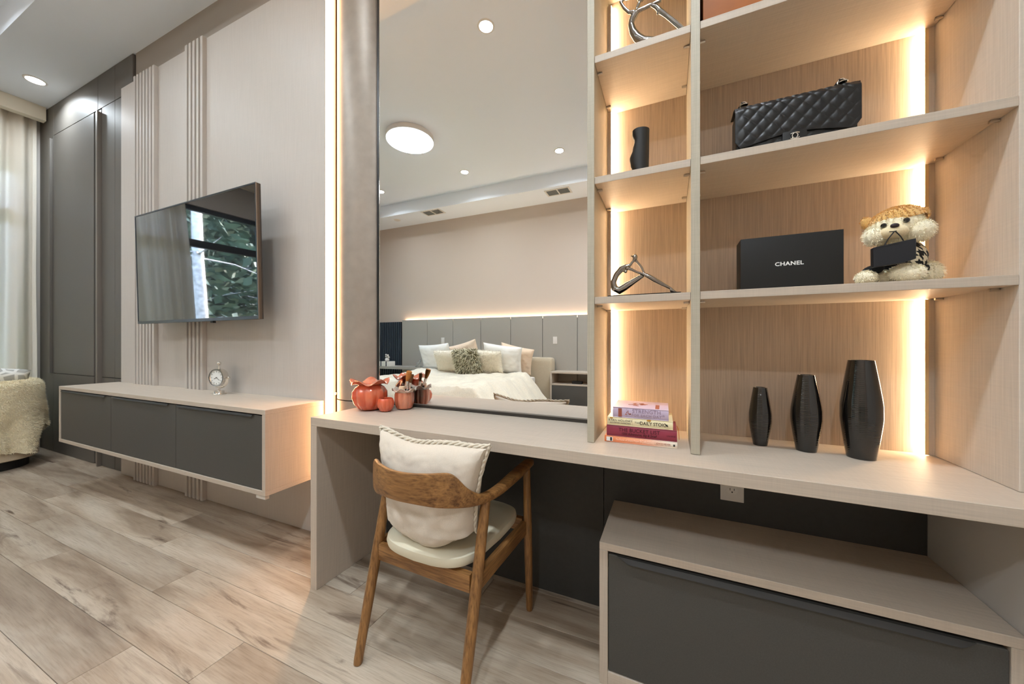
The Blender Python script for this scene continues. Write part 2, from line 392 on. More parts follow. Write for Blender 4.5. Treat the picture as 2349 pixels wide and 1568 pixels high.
for y in ys[1:3]:
    for z0, z1 in ((WZ0 + .06, 2.38), (2.48, WZ1 - .06)): B(-6.11, -6.04, y - .03, y + .03, z0, z1).build('mullion', M_WF, win, bevel=.003)
for i in range(3):
    for z0, z1 in ((WZ0 + .06, 2.38), (2.48, WZ1 - .06)): B(-6.078, -6.072, ys[i] + (.03 if i else 0), ys[i + 1] - (.03 if i < 2 else 0), z0, z1).build('pane', M_GLASS, win)

# rounded column between TV panel and mirror
def column_shell(z0, z1, grow=0.0):
    a, b = Vector((-1.722, 1.402)), Vector((-1.456, 1.442)); mid = (a + b) / 2; ch = b - a; nrm = Vector((ch.y, -ch.x)).normalized(); sag = .046 + grow
    pts = []
    for i in range(25):
        u = i / 24; w = 4 * u * (1 - u); p = a + ch * u + nrm * sag * (w ** .8); pts.append((p.x, p.y))
    pts += [(-1.456, 1.478), (-1.722, 1.478)]
    return MB().prism(pts, z0, z1)
M_COL = plain('pearl_metallic_wallpaper', srgb(160, 148, 136), .45, .25, var=.07, bscale=16)
colm = struct(empty('column', (-1.59, 1.43, 0)), 'rounded pearl column beside the mirror')
column_shell(.776, ZS, 0).build('upper_shell', M_COL, colm, smooth=True)
column_shell(0, .770, 0).build('lower_shell', M_COL, colm, smooth=True)
MB().lathe([(0, 0), (.007, 0), (.0085, .003), (.007, .006), (0, .007)], 16, (-1.722, 1.398, .803), axis=Matrix.Rotation(math.radians(90), 3, 'X')).build('screw', M_CHROME, colm, smooth=True)

# ------------------------------------------------------------------ trees outside the window
M_BARK = plain('pale_bark', srgb(112, 110, 106), .9, var=.45, bscale=14)
M_LEAF = plain('dark_leaves', srgb(46, 62, 48), .7, var=.4, bscale=3)
M_LEAF2 = plain('needle_green', srgb(32, 46, 40), .7, var=.4, bscale=3)
struct(MB().grid(lambda u, v: (-21 - 6 * v - 1.2 * nz(u * 9, v * 5), -34 + 60 * u, -.65 + 15 * v + 1.5 * nz(u * 14, v * 6, 2)), 60, 20).build('sky_screen_hill', plain('sky_screen_green', srgb(34, 46, 38), .95, var=.5, bscale=1.2), smooth=True, recalc=False))  # added backdrop slope, hides the bright sky between the crowns
struct(B(-40, -6.3, -30, 22, -.7, -.6).build('ground', plain('forest_ground', srgb(70, 74, 48), .95, var=.3, bscale=2)))
def tree(x, y, h, tr, label, crown, seed, m, low=.25):
    rnd = random.Random(seed); t = thing('tree', (x, y, -.6), label, 'tree', 'trees outside the window')
    pts = [(x + nz(seed, k * .7) * .12, y + nz(seed + 9, k * .7) * .12, -.6 + h * k / 8) for k in range(9)]
    MB().tube(pts, [tr * (1 - .08 * k) for k in range(9)], 10).build('trunk', M_BARK, t, smooth=True)
    br = MB(); lf = MB()
    for k in range(26):
        z = h * rnd.uniform(.14, .95); a = rnd.uniform(0, 6.28); L = crown * (1.1 - .6 * z / h) * rnd.uniform(.6, 1.1)
        p0 = Vector((x, y, z - .6)); d = Vector((math.cos(a), math.sin(a), rnd.uniform(-.12, .3)))
        q = [p0, p0 + d * L * .5 + Vector((0, 0, rnd.uniform(-.08, .08))), p0 + d * L + Vector((0, 0, rnd.uniform(-.15, .1)))]
        br.tube(q, [tr * .16, tr * .1, tr * .04], 5)
    br.build('branches', M_BARK, t, smooth=True)['kind'] = 'stuff'
    if low < 1:
        for _ in range(4200):
            z = h * rnd.uniform(low, 1.0); a = rnd.uniform(0, 6.28); L = crown * (1.15 - .75 * z / h) * math.sqrt(rnd.uniform(.05, 1))
            c = Vector((x + math.cos(a) * L, y + math.sin(a) * L, z - .6)); s = rnd.uniform(.09, .24)
            u = Vector((rnd.uniform(-1, 1), rnd.uniform(-1, 1), rnd.uniform(-.5, .5))).normalized(); v = u.orthogonal().normalized()
            lf.add([c - u * s, c + v * s * .5, c + u * s, c - v * s * .5], [(0, 1, 2, 3)])
        o = lf.build('foliage', m, t, recalc=False); o['kind'] = 'stuff'
tree(-9.2, -2.05, 9.0, .13, 'pale bare-trunked tree nearest to the window', 1.5, 3, M_LEAF, 2)
tree(-12.0, -3.1, 8.0, .16, 'leafy green tree behind the pale trunk', 2.2, 5, M_LEAF, .05)
tree(-13.2, -6.4, 9.0, .18, 'tall leafy tree farther along the forest edge', 2.6, 8, M_LEAF2, .05)
tree(-12.6, .2, 9.0, .16, 'leafy tree straight out from the curtained window side', 2.3, 11, M_LEAF2, .05)
tree(-16.0, -4.6, 11.0, .2, 'big dark tree deep behind the others', 3.2, 15, M_LEAF2, .03)
tree(-16.5, -9.5, 11.0, .2, 'big dark tree at the far end of the wood', 3.2, 19, M_LEAF2, .03)
tree(-16.5, -.8, 11.0, .2, 'big dark tree behind the curtain side', 3.2, 23, M_LEAF, .03)

# ------------------------------------------------------------------ TV wall: wardrobe, panel, light strip
wd = thing('wardrobe', TV(-4.9, 1.43, 0), 'tall charcoal built-in wardrobe beside the curtain', 'wardrobe')
WX0, WX1 = -5.985, -4.03
B(WX0, WX1, 1.446, 2.03, 0, ZS - .004).build('carcass', M_BLACKGAP, wd, xf=TV)
def wdoor(x0, x1, z0, z1, name='door', c=1.425, m=M_DARKW):
    return B(x0 + .0025, x1 - .0025, c, c + .02, z0 + .0025, z1 - .0025).build(name, m, wd, bevel=.0012, seg=1, xf=TV)
ZA, ZB = .787, 3.17
B(WX0, -5.64, 1.425, 1.445, .004, ZS - .006).build('corner_post', M_DARKW, wd, xf=TV, bevel=.0012)
B(-5.70, -5.655, 1.405, 1.4245, ZA, 3.14).build('post_batten', M_DARKW, wd, xf=TV, bevel=.002)
wdoor(-5.64, -4.74, ZA, ZB); wdoor(-4.585, -4.34, ZA, ZB); wdoor(-4.34, WX1, ZA, ZB)
wdoor(-5.64, -4.66, ZB, ZS - .004, 'upper_door'); wdoor(-4.66, -4.34, ZB, ZS - .004, 'upper_door'); wdoor(-4.34, WX1, ZB, ZS - .004, 'upper_door')
wdoor(-5.64, -4.74, .0, ZA, 'lower_door'); wdoor(-4.585, -4.34, .0, ZA, 'lower_door'); wdoor(-4.34, WX1, .0, ZA, 'lower_door')
B(-4.735, -4.612, 1.430, 1.445, .003, ZB).build('filler_strip', M_DARKW, wd, xf=TV)
B(-4.609, -4.587, 1.397, 1.445, .003, 3.13).build('handle_profile', plain('wardrobe_handle', srgb(120, 112, 104), .4), wd, xf=TV, bevel=.0015)

pn = thing('wall_panel', TV(-2.97, 1.41, 0), 'pale laminate wall panel with two bands of raised slats behind the TV', 'wall panel')
PX0, PX1, PC, PZ = -4.171, -1.7735, 1.405, 3.21
B(PX0, PX1, PC, PC + .018, 0, PZ).build('backing_board', M_TVP, pn, xf=TV, bevel=.001, seg=1)
slat0 = None
for xs, n in ((-3.893, 7), (-3.153, 5)):
    for k in range(n):
        x = xs + .0482 * k
        if slat0 is None: slat0 = B(x, x + .026, PC - .026, PC - .0002, 0, PZ - .002).build('slat', M_TVP, pn, xf=TV, bevel=.001, seg=1)
        else: copy_piece(slat0, pn, TV(x + .013, PC - .0131, 0))
ls = thing('light_strip', TV(-1.755, 1.43, .5), 'tall glowing light strip between TV panel and rounded column', 'light')
B(-1.771, -1.7235, 1.428, 1.4398, .3, ZS - .01).build('channel', plain('strip_channel_wood', srgb(150, 120, 92), .5), ls, xf=TV)
B(-1.766, -1.744, 1.4065, 1.4278, .3, ZS - .012).build('diffuser', emit('tv_led', AMBER, LED_TV), ls, xf=TV)

# floating console
cs = thing('tv_console', TV(-2.995, 1.24, .345), 'long floating media console with three charcoal doors under the TV', 'console')
CX0, CX1, CF, CB, CZ0, CZ1 = -4.206, -1.784, 1.0878, PC - .0005, .345, .764
TK = .024
B(CX0, CX1, CF, CB, CZ1 - TK, CZ1).build('top_board', M_LAMX, cs, xf=TV, bevel=.0012, seg=1)
B(CX0, CX1, CF, CB, CZ0, CZ0 + TK).build('bottom_board', M_LAMX, cs, xf=TV, bevel=.0012, seg=1)
for a in (CX0, CX1 - TK): B(a, a + TK, CF, CB, CZ0 + TK, CZ1 - TK).build('side_panel', M_LAM, cs, xf=TV, bevel=.0012, seg=1)
B(CX0 + TK, CX1 - TK, CF + .03, CB, CZ0 + TK, CZ1 - TK).build('interior', M_BLACKGAP, cs, xf=TV)
dx = [CX0 + TK, -3.380, -2.589, CX1 - TK]
for i in range(3):
    d = B(dx[i] + .002, dx[i + 1] - .002, CF + .004, CF + .024, CZ0 + TK + .002, CZ1 - TK - .006).build('door', M_DARK, cs, xf=TV, bevel=.001, seg=1)
    w = dx[i + 1] - dx[i]; a, b = dx[i] + .03, dx[i + 1] - .07
    MB().prism([(CF - .007, -.011), (CF - .0055, -.011), (CF - .0005, -.004), (CF + .02, -.004), (CF + .02, -.0015), (CF - .003, -.0015)], a, b, lambda p, q, x: TV(x, p, CZ1 - TK - .0035 + q)).build('handle', M_HANDLE, d)
B(-1.87, -1.80, CF + .01, CF + .03, CZ0 - .022, CZ0 - .0003).build('bracket', M_WHITEPL, cs, xf=TV, bevel=.002)

# television
tv = thing('tv', TV(-2.80, 1.28, 1.226), 'flat screen TV on a swing arm above the console', 'tv')
TXL, TXR, TC, TZ0, TH = -3.486, -2.12, 1.26, 1.226, .768
def tilt(x, c, z): return TV(x, c - (z - TZ0) * .022, z)
B(TXL, TXR, TC + .004, TC + .026, TZ0, TZ0 + TH).build('housing', M_TVBODY, tv, xf=tilt, bevel=.003)
B(TXL + .25, TXR - .25, TC + .027, TC + .06, TZ0 + .08, TZ0 + TH - .2).build('rear_box', M_TVBODY, tv, xf=tilt, bevel=.01)
M_SCREEN = plain('glossy_screen', (.010, .011, .013), .015, 0, .9, coat=1.0)
MB().add([(TXL + .008, TC, TZ0 + .018), (TXR - .008, TC, TZ0 + .018), (TXR - .008, TC, TZ0 + TH - .008), (TXL + .008, TC, TZ0 + TH - .008),
          (TXL + .008, TC + .0035, TZ0 + .018), (TXR - .008, TC + .0035, TZ0 + .018), (TXR - .008, TC + .0035, TZ0 + TH - .008), (TXL + .008, TC + .0035, TZ0 + TH - .008)],
         [(0, 1, 2, 3), (4, 7, 6, 5), (0, 4, 5, 1), (1, 5, 6, 2), (2, 6, 7, 3), (3, 7, 4, 0)]).build('screen', M_SCREEN, tv, xf=tilt)
for a, b, c, d in ((TXL, TXR, TZ0, TZ0 + .018), (TXL, TXR, TZ0 + TH - .008, TZ0 + TH), (TXL, TXL + .008, TZ0 + .018, TZ0 + TH - .008), (TXR - .008, TXR, TZ0 + .018, TZ0 + TH - .008)):
    B(a, b, TC - .002, TC + .0038, c, d).build('bezel', plain('tv_bezel', srgb(84, 88, 94), .3, .7), tv, xf=tilt)
B(-2.60, -2.575, TC + .003, TC + .02, TZ0 - .012, TZ0 - .0003).build('sensor', M_BLACKMATTE, tv, xf=tilt)
B(-2.87, -2.74, TC + .061, PC - .027, 1.5, 1.66).build('swing_arm', M_BLACKMATTE, tv, xf=TV, bevel=.004)

# ------------------------------------------------------------------ pelmet and curtain
tag(B(-5.86, -5.78, -2.75, 1.296, 3.343, ZS - .001).build('curtain_pelmet', M_CREAM, bevel=.002), 'cream box pelmet over the curtain at the ceiling', 'pelmet')
M_CURT = fabric('sheer_curtain', srgb(240, 231, 216), 900, .1, .9, .1, .35)
ct = thing('curtain', (-5.92, .5, .02), 'cream floor-length curtain hanging beside the wardrobe', 'curtain')
def curt(u, v):
    z = .02 + (3.40 - .02) * v; yl = -.26 - .12 * (1 - v) ** .7; y = yl + (1.268 - yl) * u
    ph = u * 11.0 * 2 * math.pi; amp = .030 + .012 * math.sin(u * 23) ; amp *= .75 + .25 * (1 - v)
    x = -5.925 + amp * math.sin(ph + .5 * math.sin(v * 3 + u * 9)) + .010 * nz(u * 14, v * 2.2) + .006 * math.sin(ph * 2.3 + v * 2)
    return (x, y + .008 * nz(u * 9, v * 3, 4), z)
def thick(fn, t=.0015):
    return fn
MB().grid(curt, 330, 24).build('drape', M_CURT, ct, smooth=True, recalc=False)
def hem(u, v):
    p = curt(.985 + .015 * u, v); return (p[0] + .004, p[1], p[2])
MB().grid(hem, 6, 40).build('hem', fabric('curtain_hem', srgb(228, 222, 210), 900, .1), ct, smooth=True, recalc=False)

# ------------------------------------------------------------------ ceiling lights and vents
M_LAMP = emit('downlight_glow', (1.0, .98, .95), 18.0)
def spot_lamp(parent, loc, watt, spread=150, col=NEUTRAL):
    l = bpy.data.lights.new('downlight_lamp', 'AREA'); l.shape = 'DISK'; l.size = .10; l.energy = watt; l.spread = math.radians(spread); l.color = col
    o = bpy.data.objects.new('downlight_lamp', l); COL.objects.link(o); o.parent = parent; o.location = Vector(loc) - wpos(parent); return o
def downlight(x, y, z, label, watt):
    t = thing('recessed_light', (x, y, z), label, 'ceiling light', 'recessed ceiling lights')
    MB().lathe([(.056, -.001), (.056, -.006), (.064, -.007), (.070, -.004), (.071, -.0002)], 32, (x, y, z)).build('trim_ring', M_WHITEPL, t, smooth=True)
    MB().lathe([(0, -.0045), (.0555, -.0045), (.0555, -.0015), (0, -.0015)], 32, (x, y, z)).build('diffuser', M_LAMP, t, smooth=True)
    spot_lamp(t, (x, y, z - .0075), watt); return t
DL = [(-1.38, .33, ZT, 'recessed light high in the mirror, nearest the desk'), (-2.87, .31, ZT, 'recessed tray light in front of the TV'), (-4.5, .28, ZT, 'recessed tray light near the window end of the TV side'),
      (-1.365, -1.72, ZT, 'recessed light on the right side of the mirror above the bed'), (-2.853, -1.70, ZT, 'recessed light in the middle of the mirror above the bed'), (-4.546, -1.70, ZT, 'recessed light at the left edge of the mirror'),
      (-5.265, 1.118, ZS, 'recessed light in the ceiling border in front of the wardrobe')]
for x, y, z, lb in DL: downlight(x, y, z, lb, SPOT_W)
downlight(-.05, .30, ZS, 'extra light added in the ceiling border in front of the shelves', CORRIDOR_W * .8)  # added lamp that brightens the desk top and the floor near it
downlight(-.05, -1.72, ZS, 'recessed light in the ceiling border behind the camera', CORRIDOR_W)

rl = thing('round_ceiling_light', (-2.99, -.63, ZT), 'large flat round ceiling light seen in the mirror', 'ceiling light')
MB().lathe([(0, -.0005), (.285, -.0005), (.292, -.004), (.292, -.060), (.284, -.064), (0, -.064)][::-1], 64, (-2.99, -.63, ZT)).build('rim', M_WHITEPL, rl, smooth=True)
MB().lathe([(0, -.0648), (.270, -.0648), (.286, -.066), (.280, -.069), (0, -.071)][::-1], 64, (-2.99, -.63, ZT)).build('diffuser', emit('round_light_glow', NEUTRAL, ROUND_E), rl, smooth=True)

M_VENT = plain('vent_slot', srgb(120, 122, 120), .6)
for x, cc, lb in ((-1.604, 5.371, 'air vent in the ceiling border above the bed, right one in the mirror'), (-3.946, 5.325, 'air vent in the ceiling border above the bed, left one in the mirror')):
    xb, yb, _ = BED(x, cc, 0)
    t = thing('ceiling_vent', (xb, yb, ZS), lb, 'vent', 'ceiling vents')
    for a, b, c, d in ((-.2, .2, -.115, -.09), (-.2, .2, .09, .115), (-.2, -.175, -.09, .09), (.175, .2, -.09, .09), (-.010, .010, -.09, .09)):
        B(xb + a, xb + b, yb + c, yb + d, ZS - .008, ZS - .0003).build('vent_frame', M_WHITEPL, t, bevel=.001)
    for s in (-1, 1):
        for k in range(9):
            y0 = yb - .088 + k * .0195
            MB().box(xb + (.012 if s > 0 else -.173), xb + (.173 if s > 0 else -.012), y0, y0 + .012, ZS - .006, ZS - .003).build('louvre', M_VENT, t)
xb, yb, _ = BED(-4.83, 5.387, 0)
tag(MB().lathe([(0, -.012), (.05, -.012), (.062, -.006), (.065, -.0003), (0, -.0003)][::-1], 32, (xb, yb, ZS)).build('smoke_detector', M_WHITEPL, smooth=True), 'small white smoke detector on the ceiling border near the bed', 'smoke detector')

# ------------------------------------------------------------------ desk unit
DZ, DF = .76, 1.05
dk = thing('desk', (-.36, 1.26, 0), 'long greige built-in desk under the mirror and shelves', 'desk')
B(-1.457, .728, DF, 1.479, DZ - .038, DZ).build('top', M_LAMX, dk, bevel=.0012, seg=1)
B(-1.457, -1.418, DF, 1.467, 0, DZ - .0383).build('side_panel', M_LAM, dk, bevel=.0012, seg=1)
B(.705, .728, DF + .012, 1.467, 0, DZ - .0383).build('side_panel', plain('pale_side_laminate', srgb(196, 190, 184), .5), dk, bevel=.0012, seg=1)
B(-1.417, -.2485, 1.4675, 1.479, 0, DZ - .0383).build('back_panel', M_DARKB, dk)
B(-.2455, .7045, 1.4675, 1.479, 0, DZ - .0383).build('back_panel', M_DARKB, dk)

ol = thing('power_outlet', (.2037, 1.466, .524), 'white wall power outlet on the dark panel under the desk', 'outlet')
B(.1676, .2397, 1.4625, 1.4673, .524, .639).build('cover_plate', M_WHITEPL, ol, bevel=.002)
for zc in (.564, .600):
    s = MB().prism([(math.cos(a) * .0165, max(-.0125, min(.0125, math.sin(a) * .0165))) for a in [i * math.pi / 12 for i in range(24)]], 1.4612, 1.4624, lambda a, b, y: (.2037 + a, y, zc + b)).build('socket', plain('socket_plastic', srgb(232, 228, 222), .3), ol)
    for dx_, hh in ((-.0062, .0085), (.0062, .007)): B(.2037 + dx_ - .0009, .2037 + dx_ + .0009, 1.4606, 1.4611, zc + .003 - hh / 2, zc + .003 + hh / 2).build('slot', M_BLACKGAP, s)
    MB().prism([(math.cos(a) * .0023, math.sin(a) * .0023) for a in [i * math.pi / 8 for i in range(16)]], 1.4606, 1.4611, lambda a, b, y: (.2037 + a, y, zc - .0068 + b)).build('slot', M_BLACKGAP, s)
MB().prism([(math.cos(a) * .003, math.sin(a) * .003) for a in [i * math.pi / 8 for i in range(16)]], 1.4615, 1.4624, lambda a, b, y: (.2037 + a, y, .582 + b)).build('screw', M_PIN, ol)

# low drawer cabinet
lc = thing('drawer_cabinet', (.25, 1.30, 0), 'low drawer cabinet with one wide charcoal front under the desk', 'cabinet')
LX0, LX1, LF, LT = -.2055, .7042, 1.139, .452
B(LX0, LX1, LF, 1.4668, LT - .024, LT).build('top_board', M_LAMX, lc, bevel=.0012, seg=1)
B(LX0, LX0 + .026, LF, 1.4668, 0, LT - .0243).build('side_panel', M_LAM, lc, bevel=.0012, seg=1)
B(LX1 - .026, LX1, LF, 1.4668, 0, LT - .0243).build('side_panel', M_LAM, lc, bevel=.0012, seg=1)
B(LX0 + .0263, LX1 - .0263, LF, 1.4668, .0, .045).build('plinth', M_LAMX, lc, bevel=.001)
B(LX0 + .0263, LX1 - .0263, LF + .03, 1.4668, .046, LT - .0245).build('interior', M_BLACKGAP, lc)
df = B(LX0 + .028, LX1 - .028, LF + .003, LF + .022, .048, LT - .034).build('drawer_front', M_DARK, lc, bevel=.001, seg=1)
def lip(u, v):
    x = -.150 + .775 * u; e = min(1, min(u / .05, (1 - u) / .03)); e = e * e * (3 - 2 * e)
    prof = [(LF + .004, 0), (LF - .001, -.0005), (LF - .006 * e - .001, -.009 * e - .001), (LF - .008 * e - .001, -.012 * e - .002), (LF - .006 * e, -.0135 * e - .002), (LF + .001, -.0115 * e - .003)]
    y, z = prof[round(v * 5)]; return (x, y, LT - .0325 + z)
MB().grid(lip, 60, 5).build('handle', M_HANDLE, df, smooth=True)

# shelf unit
su = thing('shelf_unit', (.24, 1.31, DZ), 'open greige shelf unit with glowing light strips standing on the desk', 'shelf')
SF, SB = 1.162, 1.455
ZTOP = 2.46
B(-.2492, -.2262, SF, 1.476, DZ + .0005, ZTOP).build('side_panel', M_EDGE, su, bevel=.0008, seg=1)
B(.0577, .0817, SF, SB - .0003, DZ + .0012, ZTOP).build('divider', M_EDGE, su, bevel=.0008, seg=1)
B(.705, .728, SF + .004, 1.476, DZ + .0005, ZTOP).build('side_panel', laminate('bounce_lit_laminate', srgb(206, 194, 180), 'z'), su, bevel=.0008, seg=1)  # right panel: same greige laminate, lightened for the strip light bounced onto it
B(-.2492, .728, SF, 1.476, ZTOP + .0003, ZTOP + .023).build('top_board', M_EDGE, su, bevel=.0008, seg=1)
B(-.226, .0577, SB, 1.476, DZ + .0005, ZTOP).build('back_panel', M_BACK, su)
B(.058, .7048, SB, 1.476, DZ + .0005, ZTOP).build('back_panel', M_BACK, su)
M_LED = emit('shelf_led', WARM, LED_SHELF)
SHZ = [1.241, 1.637, 2.036]
zs = [DZ + .001] + SHZ + [ZTOP]
for i in range(4):
    z0, z1 = zs[i] + .0005, zs[i + 1] - .0235
    b1 = B(-.2260, -.2125, 1.434, 1.4547, z0, z1).build('light_batten', M_LAM, su)
    B(-.2124, -.2112, 1.4375, 1.4545, z0, z1).build('light_diffuser', M_LED, b1)
    b2 = B(.692, .7048, 1.434, 1.4547, z0, z1).build('light_batten', M_LAM, su)
    B(.6845, .6918, 1.434, 1.4366, z0, z1).build('batten_lip', plain('warm_lip', srgb(220, 190, 140), .5), b2)
    B(.6902, .6917, 1.437, 1.4545, z0, z1).build('light_diffuser', M_LED, b2)
for z in SHZ:
    for x0, x1 in ((-.2255, .0570), (.0824, .7043)):
        s = B(x0, x1, SF + .003, SB - .0006, z - .023, z).build('shelf', M_LAMX, su, bevel=.0008, seg=1)
        for xa, sg in ((x0, 1), (x1, -1)):
            for y in (1.215, 1.400):
                MB().tube([(xa + sg * .0002, y, z - .0268), (xa + sg * .017, y, z - .0268)], [.0036, .0036], 8).box(min(xa + sg * .003, xa + sg * .016), max(xa + sg * .003, xa + sg * .016), y - .0036, y + .0036, z - .0268, z - .0232).build('shelf_pin', M_PIN, s, smooth=True)

# wall mirror
mr = thing('wall_mirror', (-.84, 1.44, DZ), 'tall frameless wall mirror above the desk', 'mirror')
MX0, MX1 = -1.4385, -.2498
B(MX0, MX1, MIRROR_Y, MIRROR_Y + .006, .7795, 3.30).build('glass', M_MIRROR, mr)
B(MX0 - .012, MX0 - .0006, MIRROR_Y - .003, 1.478, DZ + .0005, 3.30).build('frame_side', plain('black_edge', srgb(26, 25, 24), .4), mr)
B(MX0 - .0004, MX0 - .0002 + .003, MIRROR_Y - .0012, MIRROR_Y - .0002, .7795, 3.30).build('bevel_edge', M_CHROME, mr)
B(MX0, MX1, MIRROR_Y - .002, 1.478, DZ + .0005, .7745).build('bottom_rail', M_PEWTER, mr)
B(MX0, MX1, MIRROR_Y - .0025, MIRROR_Y + .006, .7746, .7792).build('bevel_edge', plain('satin_edge', srgb(150, 146, 140), .3, .5), mr)
B(MX0, MX1, MIRROR_Y + .0065, 1.478, .7795, 3.30).build('mount_board', M_BLACKGAP, mr)

# ------------------------------------------------------------------ desk chair
CHX, CHY, CHA = -.747, 1.129, .032
def CH(x, y, z):
    c, s = math.cos(CHA), math.sin(CHA); return (CHX + c * x + s * y, CHY - s * x + c * y, z)
ch = thing('armchair', (CHX, CHY, 0), 'brown wooden low-back armchair with cream seat at the desk', 'chair')
for sx in (-1, 1):
    p0, p1 = (.211, -.268, 0), (.2095, -.125, .590)
    MB().tube([CH(sx * (p0[0] + (p1[0] - p0[0]) * t), p0[1] + (p1[1] - p0[1]) * t, p0[2] + (p1[2] - p0[2]) * t) for t in (0, .02, .3, .55, .8, 1)], [.0135, .0150, .0172, .0180, .0170, .0155], 20).build('leg', M_ASH, ch, smooth=True)
    p0, p1 = (.2182, .2112, 0), (.2195, .1774, .600)
    MB().tube([CH(sx * (p0[0] + (p1[0] - p0[0]) * t), p0[1] + (p1[1] - p0[1]) * t, p0[2] + (p1[2] - p0[2]) * t) for t in (0, .02, .3, .55, .8, 1)], [.0120, .0135, .0155, .0170, .0155, .0140], 20).build('leg', M_ASH, ch, smooth=True)
half = [(.223, .215, .596, .621, .040), (.224, .12, .590, .618, .044), (.223, .05, .585, .613, .044), (.219, -.04, .578, .605, .040), (.214, -.10, .577, .604, .036),
        (.205, -.15, .580, .611, .030), (.194, -.183, .583, .630, .025), (.18, -.207, .586, .655, .022), (.166, -.229, .590, .685, .0205), (.15, -.245, .593, .699, .0195), (.125, -.262, .596, .701, .019), (.10, -.275, .600, .700, .0185), (.05, -.290, .605, .698, .018), (0, -.295, .606, .697, .018)]
path = [(-a, b, c, d, e) for a, b, c, d, e in half] + [h for h in half[::-1][1:]]
def catmull(P, n):
    out = []
    for i in range(len(P) - 1):
        p0, p1, p2, p3 = P[max(i - 1, 0)], P[i], P[i + 1], P[min(i + 2, len(P) - 1)]
        for k in range(n):
            t = k / n; out.append(tuple(.5 * ((2 * b) + (c - a) * t + (2 * a - 5 * b + 4 * c - d) * t * t + (3 * b - a - 3 * c + d) * t ** 3) for a, b, c, d in zip(p0, p1, p2, p3)))
    out.append(P[-1]); return out
sw = catmull(path, 4); mb = MB(); nsec = 16; vs = []; fs = []
for i, (x, y, z0, z1, w) in enumerate(sw):
    a = sw[max(i - 1, 0)]; b = sw[min(i + 1, len(sw) - 1)]; t = Vector((b[0] - a[0], b[1] - a[1])).normalized(); nrm = Vector((-t.y, t.x))
    endk = 1.0 if 0 < i < len(sw) - 1 else .55
    for k in range(nsec):
        an = 2 * math.pi * k / nsec; cx_, sz_ = math.cos(an), math.sin(an); e = .55
        cx_ = math.copysign(abs(cx_) ** e, cx_); sz_ = math.copysign(abs(sz_) ** e, sz_)
        vs.append(CH(x + nrm.x * cx_ * w / 2 * endk, y + nrm.y * cx_ * w / 2 * endk, (z0 + z1) / 2 + sz_ * (z1 - z0) / 2 * endk))
for i in range(len(sw) - 1):
    for k in range(nsec): fs.append((i * nsec + k, i * nsec + (k + 1) % nsec, (i + 1) * nsec + (k + 1) % nsec, (i + 1) * nsec + k))
fs.append(tuple(range(nsec))); fs.append(tuple((len(sw) - 1) * nsec + k for k in range(nsec))[::-1])
mb.add(vs, fs).build('backrest', M_ASHX, ch, smooth=True)
def chbox(x0, x1, y0, y1, z0, z1, name, m): return B(x0, x1, y0, y1, z0, z1).build(name, m, ch, bevel=.003, xf=CH)
chbox(-.192, .192, -.196, -.174, .318, .374, 'rail', M_ASHX)
chbox(-.198, .198, .182, .204, .330, .380, 'rail', M_ASHX)
for sx in (-1, 1): B(sx * .209 - .011, sx * .209 + .011, -.168, .176, .325, .376).build('rail', woodmat('ash_y%d' % sx, srgb(166, 120, 70), srgb(92, 58, 28), 'y', 1.3), ch, bevel=.003, xf=CH)
def seat(u, v):
    a = 2 * math.pi * u; e = .42; cx_ = math.copysign(abs(math.cos(a)) ** e, math.cos(a)); sy_ = math.copysign(abs(math.sin(a)) ** e, math.sin(a))
    prof = [(0, .378), (.93, .378), (.985, .386), (1.0, .400), (.985, .414), (.93, .422), (.6, .421), (.3, .4185), (0, .4175)]
    f, z = prof[round(v * 8)]
    yy = sy_ * .207 * f - (.03 * (1 - abs(cx_) ** 2) * f if sy_ < 0 else 0)
    return CH(cx_ * f * (.196 - .006 * (1 if sy_ < 0 else 0)), yy + .004, z)
MB().grid(seat, 72, 8, True).build('seat', plain('cream_leather', srgb(214, 206, 182), .42, bump=.12, bscale=500), ch, smooth=True, clean=True)

# ------------------------------------------------------------------ cushions
def pillow(w, h, t, mtx, n=40, wr=.012, seed=0, pinch=.07, sag=0.0, fill=.5):
    """sewn cushion: two faces of a grid joined along the seam; local x width, y thickness, z height"""
    mb = MB()
    for side in (-1, 1):
        def fn(u, v, side=side):
            a, b = 2 * u - 1, 2 * v - 1
            x = a * w / 2 * (1 - pinch * (1 - b * b) * a * a); z = b * h / 2 * (1 - pinch * (1 - a * a) * b * b)
            k = max(0, (1 - a ** 4) * (1 - b ** 4)) ** fill
            ed = max(abs(a), abs(b)); wrk = wr * k ** .4 * (nz(a * 2.2 + seed, b * 2.2, side * 3) + .6 * nz(a * 5 + seed, b * 5, side * 7) + (.7 * ed ** 3) * nz(a * 11 + seed, b * 11, 2))
            y = side * (t / 2 * k + (wrk if 0 < k else 0))
            z -= sag * (1 - a * a) * max(0, b) * 1.0
            return tuple(mtx @ Vector((x, y, z)))
        mb.grid(fn, n, n)
    return mb
def place(loc, rx=0, ry=0, rz=0): return Matrix.Translation(loc) @ Matrix.Rotation(math.radians(rz), 4, 'Z') @ Matrix.Rotation(math.radians(rx), 4, 'X') @ Matrix.Rotation(math.radians(ry), 4, 'Y')
def edge_loop(w, h, mtx, n=44, pinch=.07, sag=0.0):
    out = []
    for side in range(4):
        for i in range(n):
            s = 2 * i / n - 1; a, b = [(s, -1), (1, s), (-s, 1), (-1, -s)][side]
            x = a * w / 2 * (1 - pinch * (1 - b * b) * a * a); z = b * h / 2 * (1 - pinch * (1 - a * a) * b * b) - sag * (1 - a * a) * max(0, b)
            out.append(mtx @ Vector((x, 0, z)))
    return out
M_LINEN = fabric('cream_linen', srgb(214, 202, 186), 700, .25)
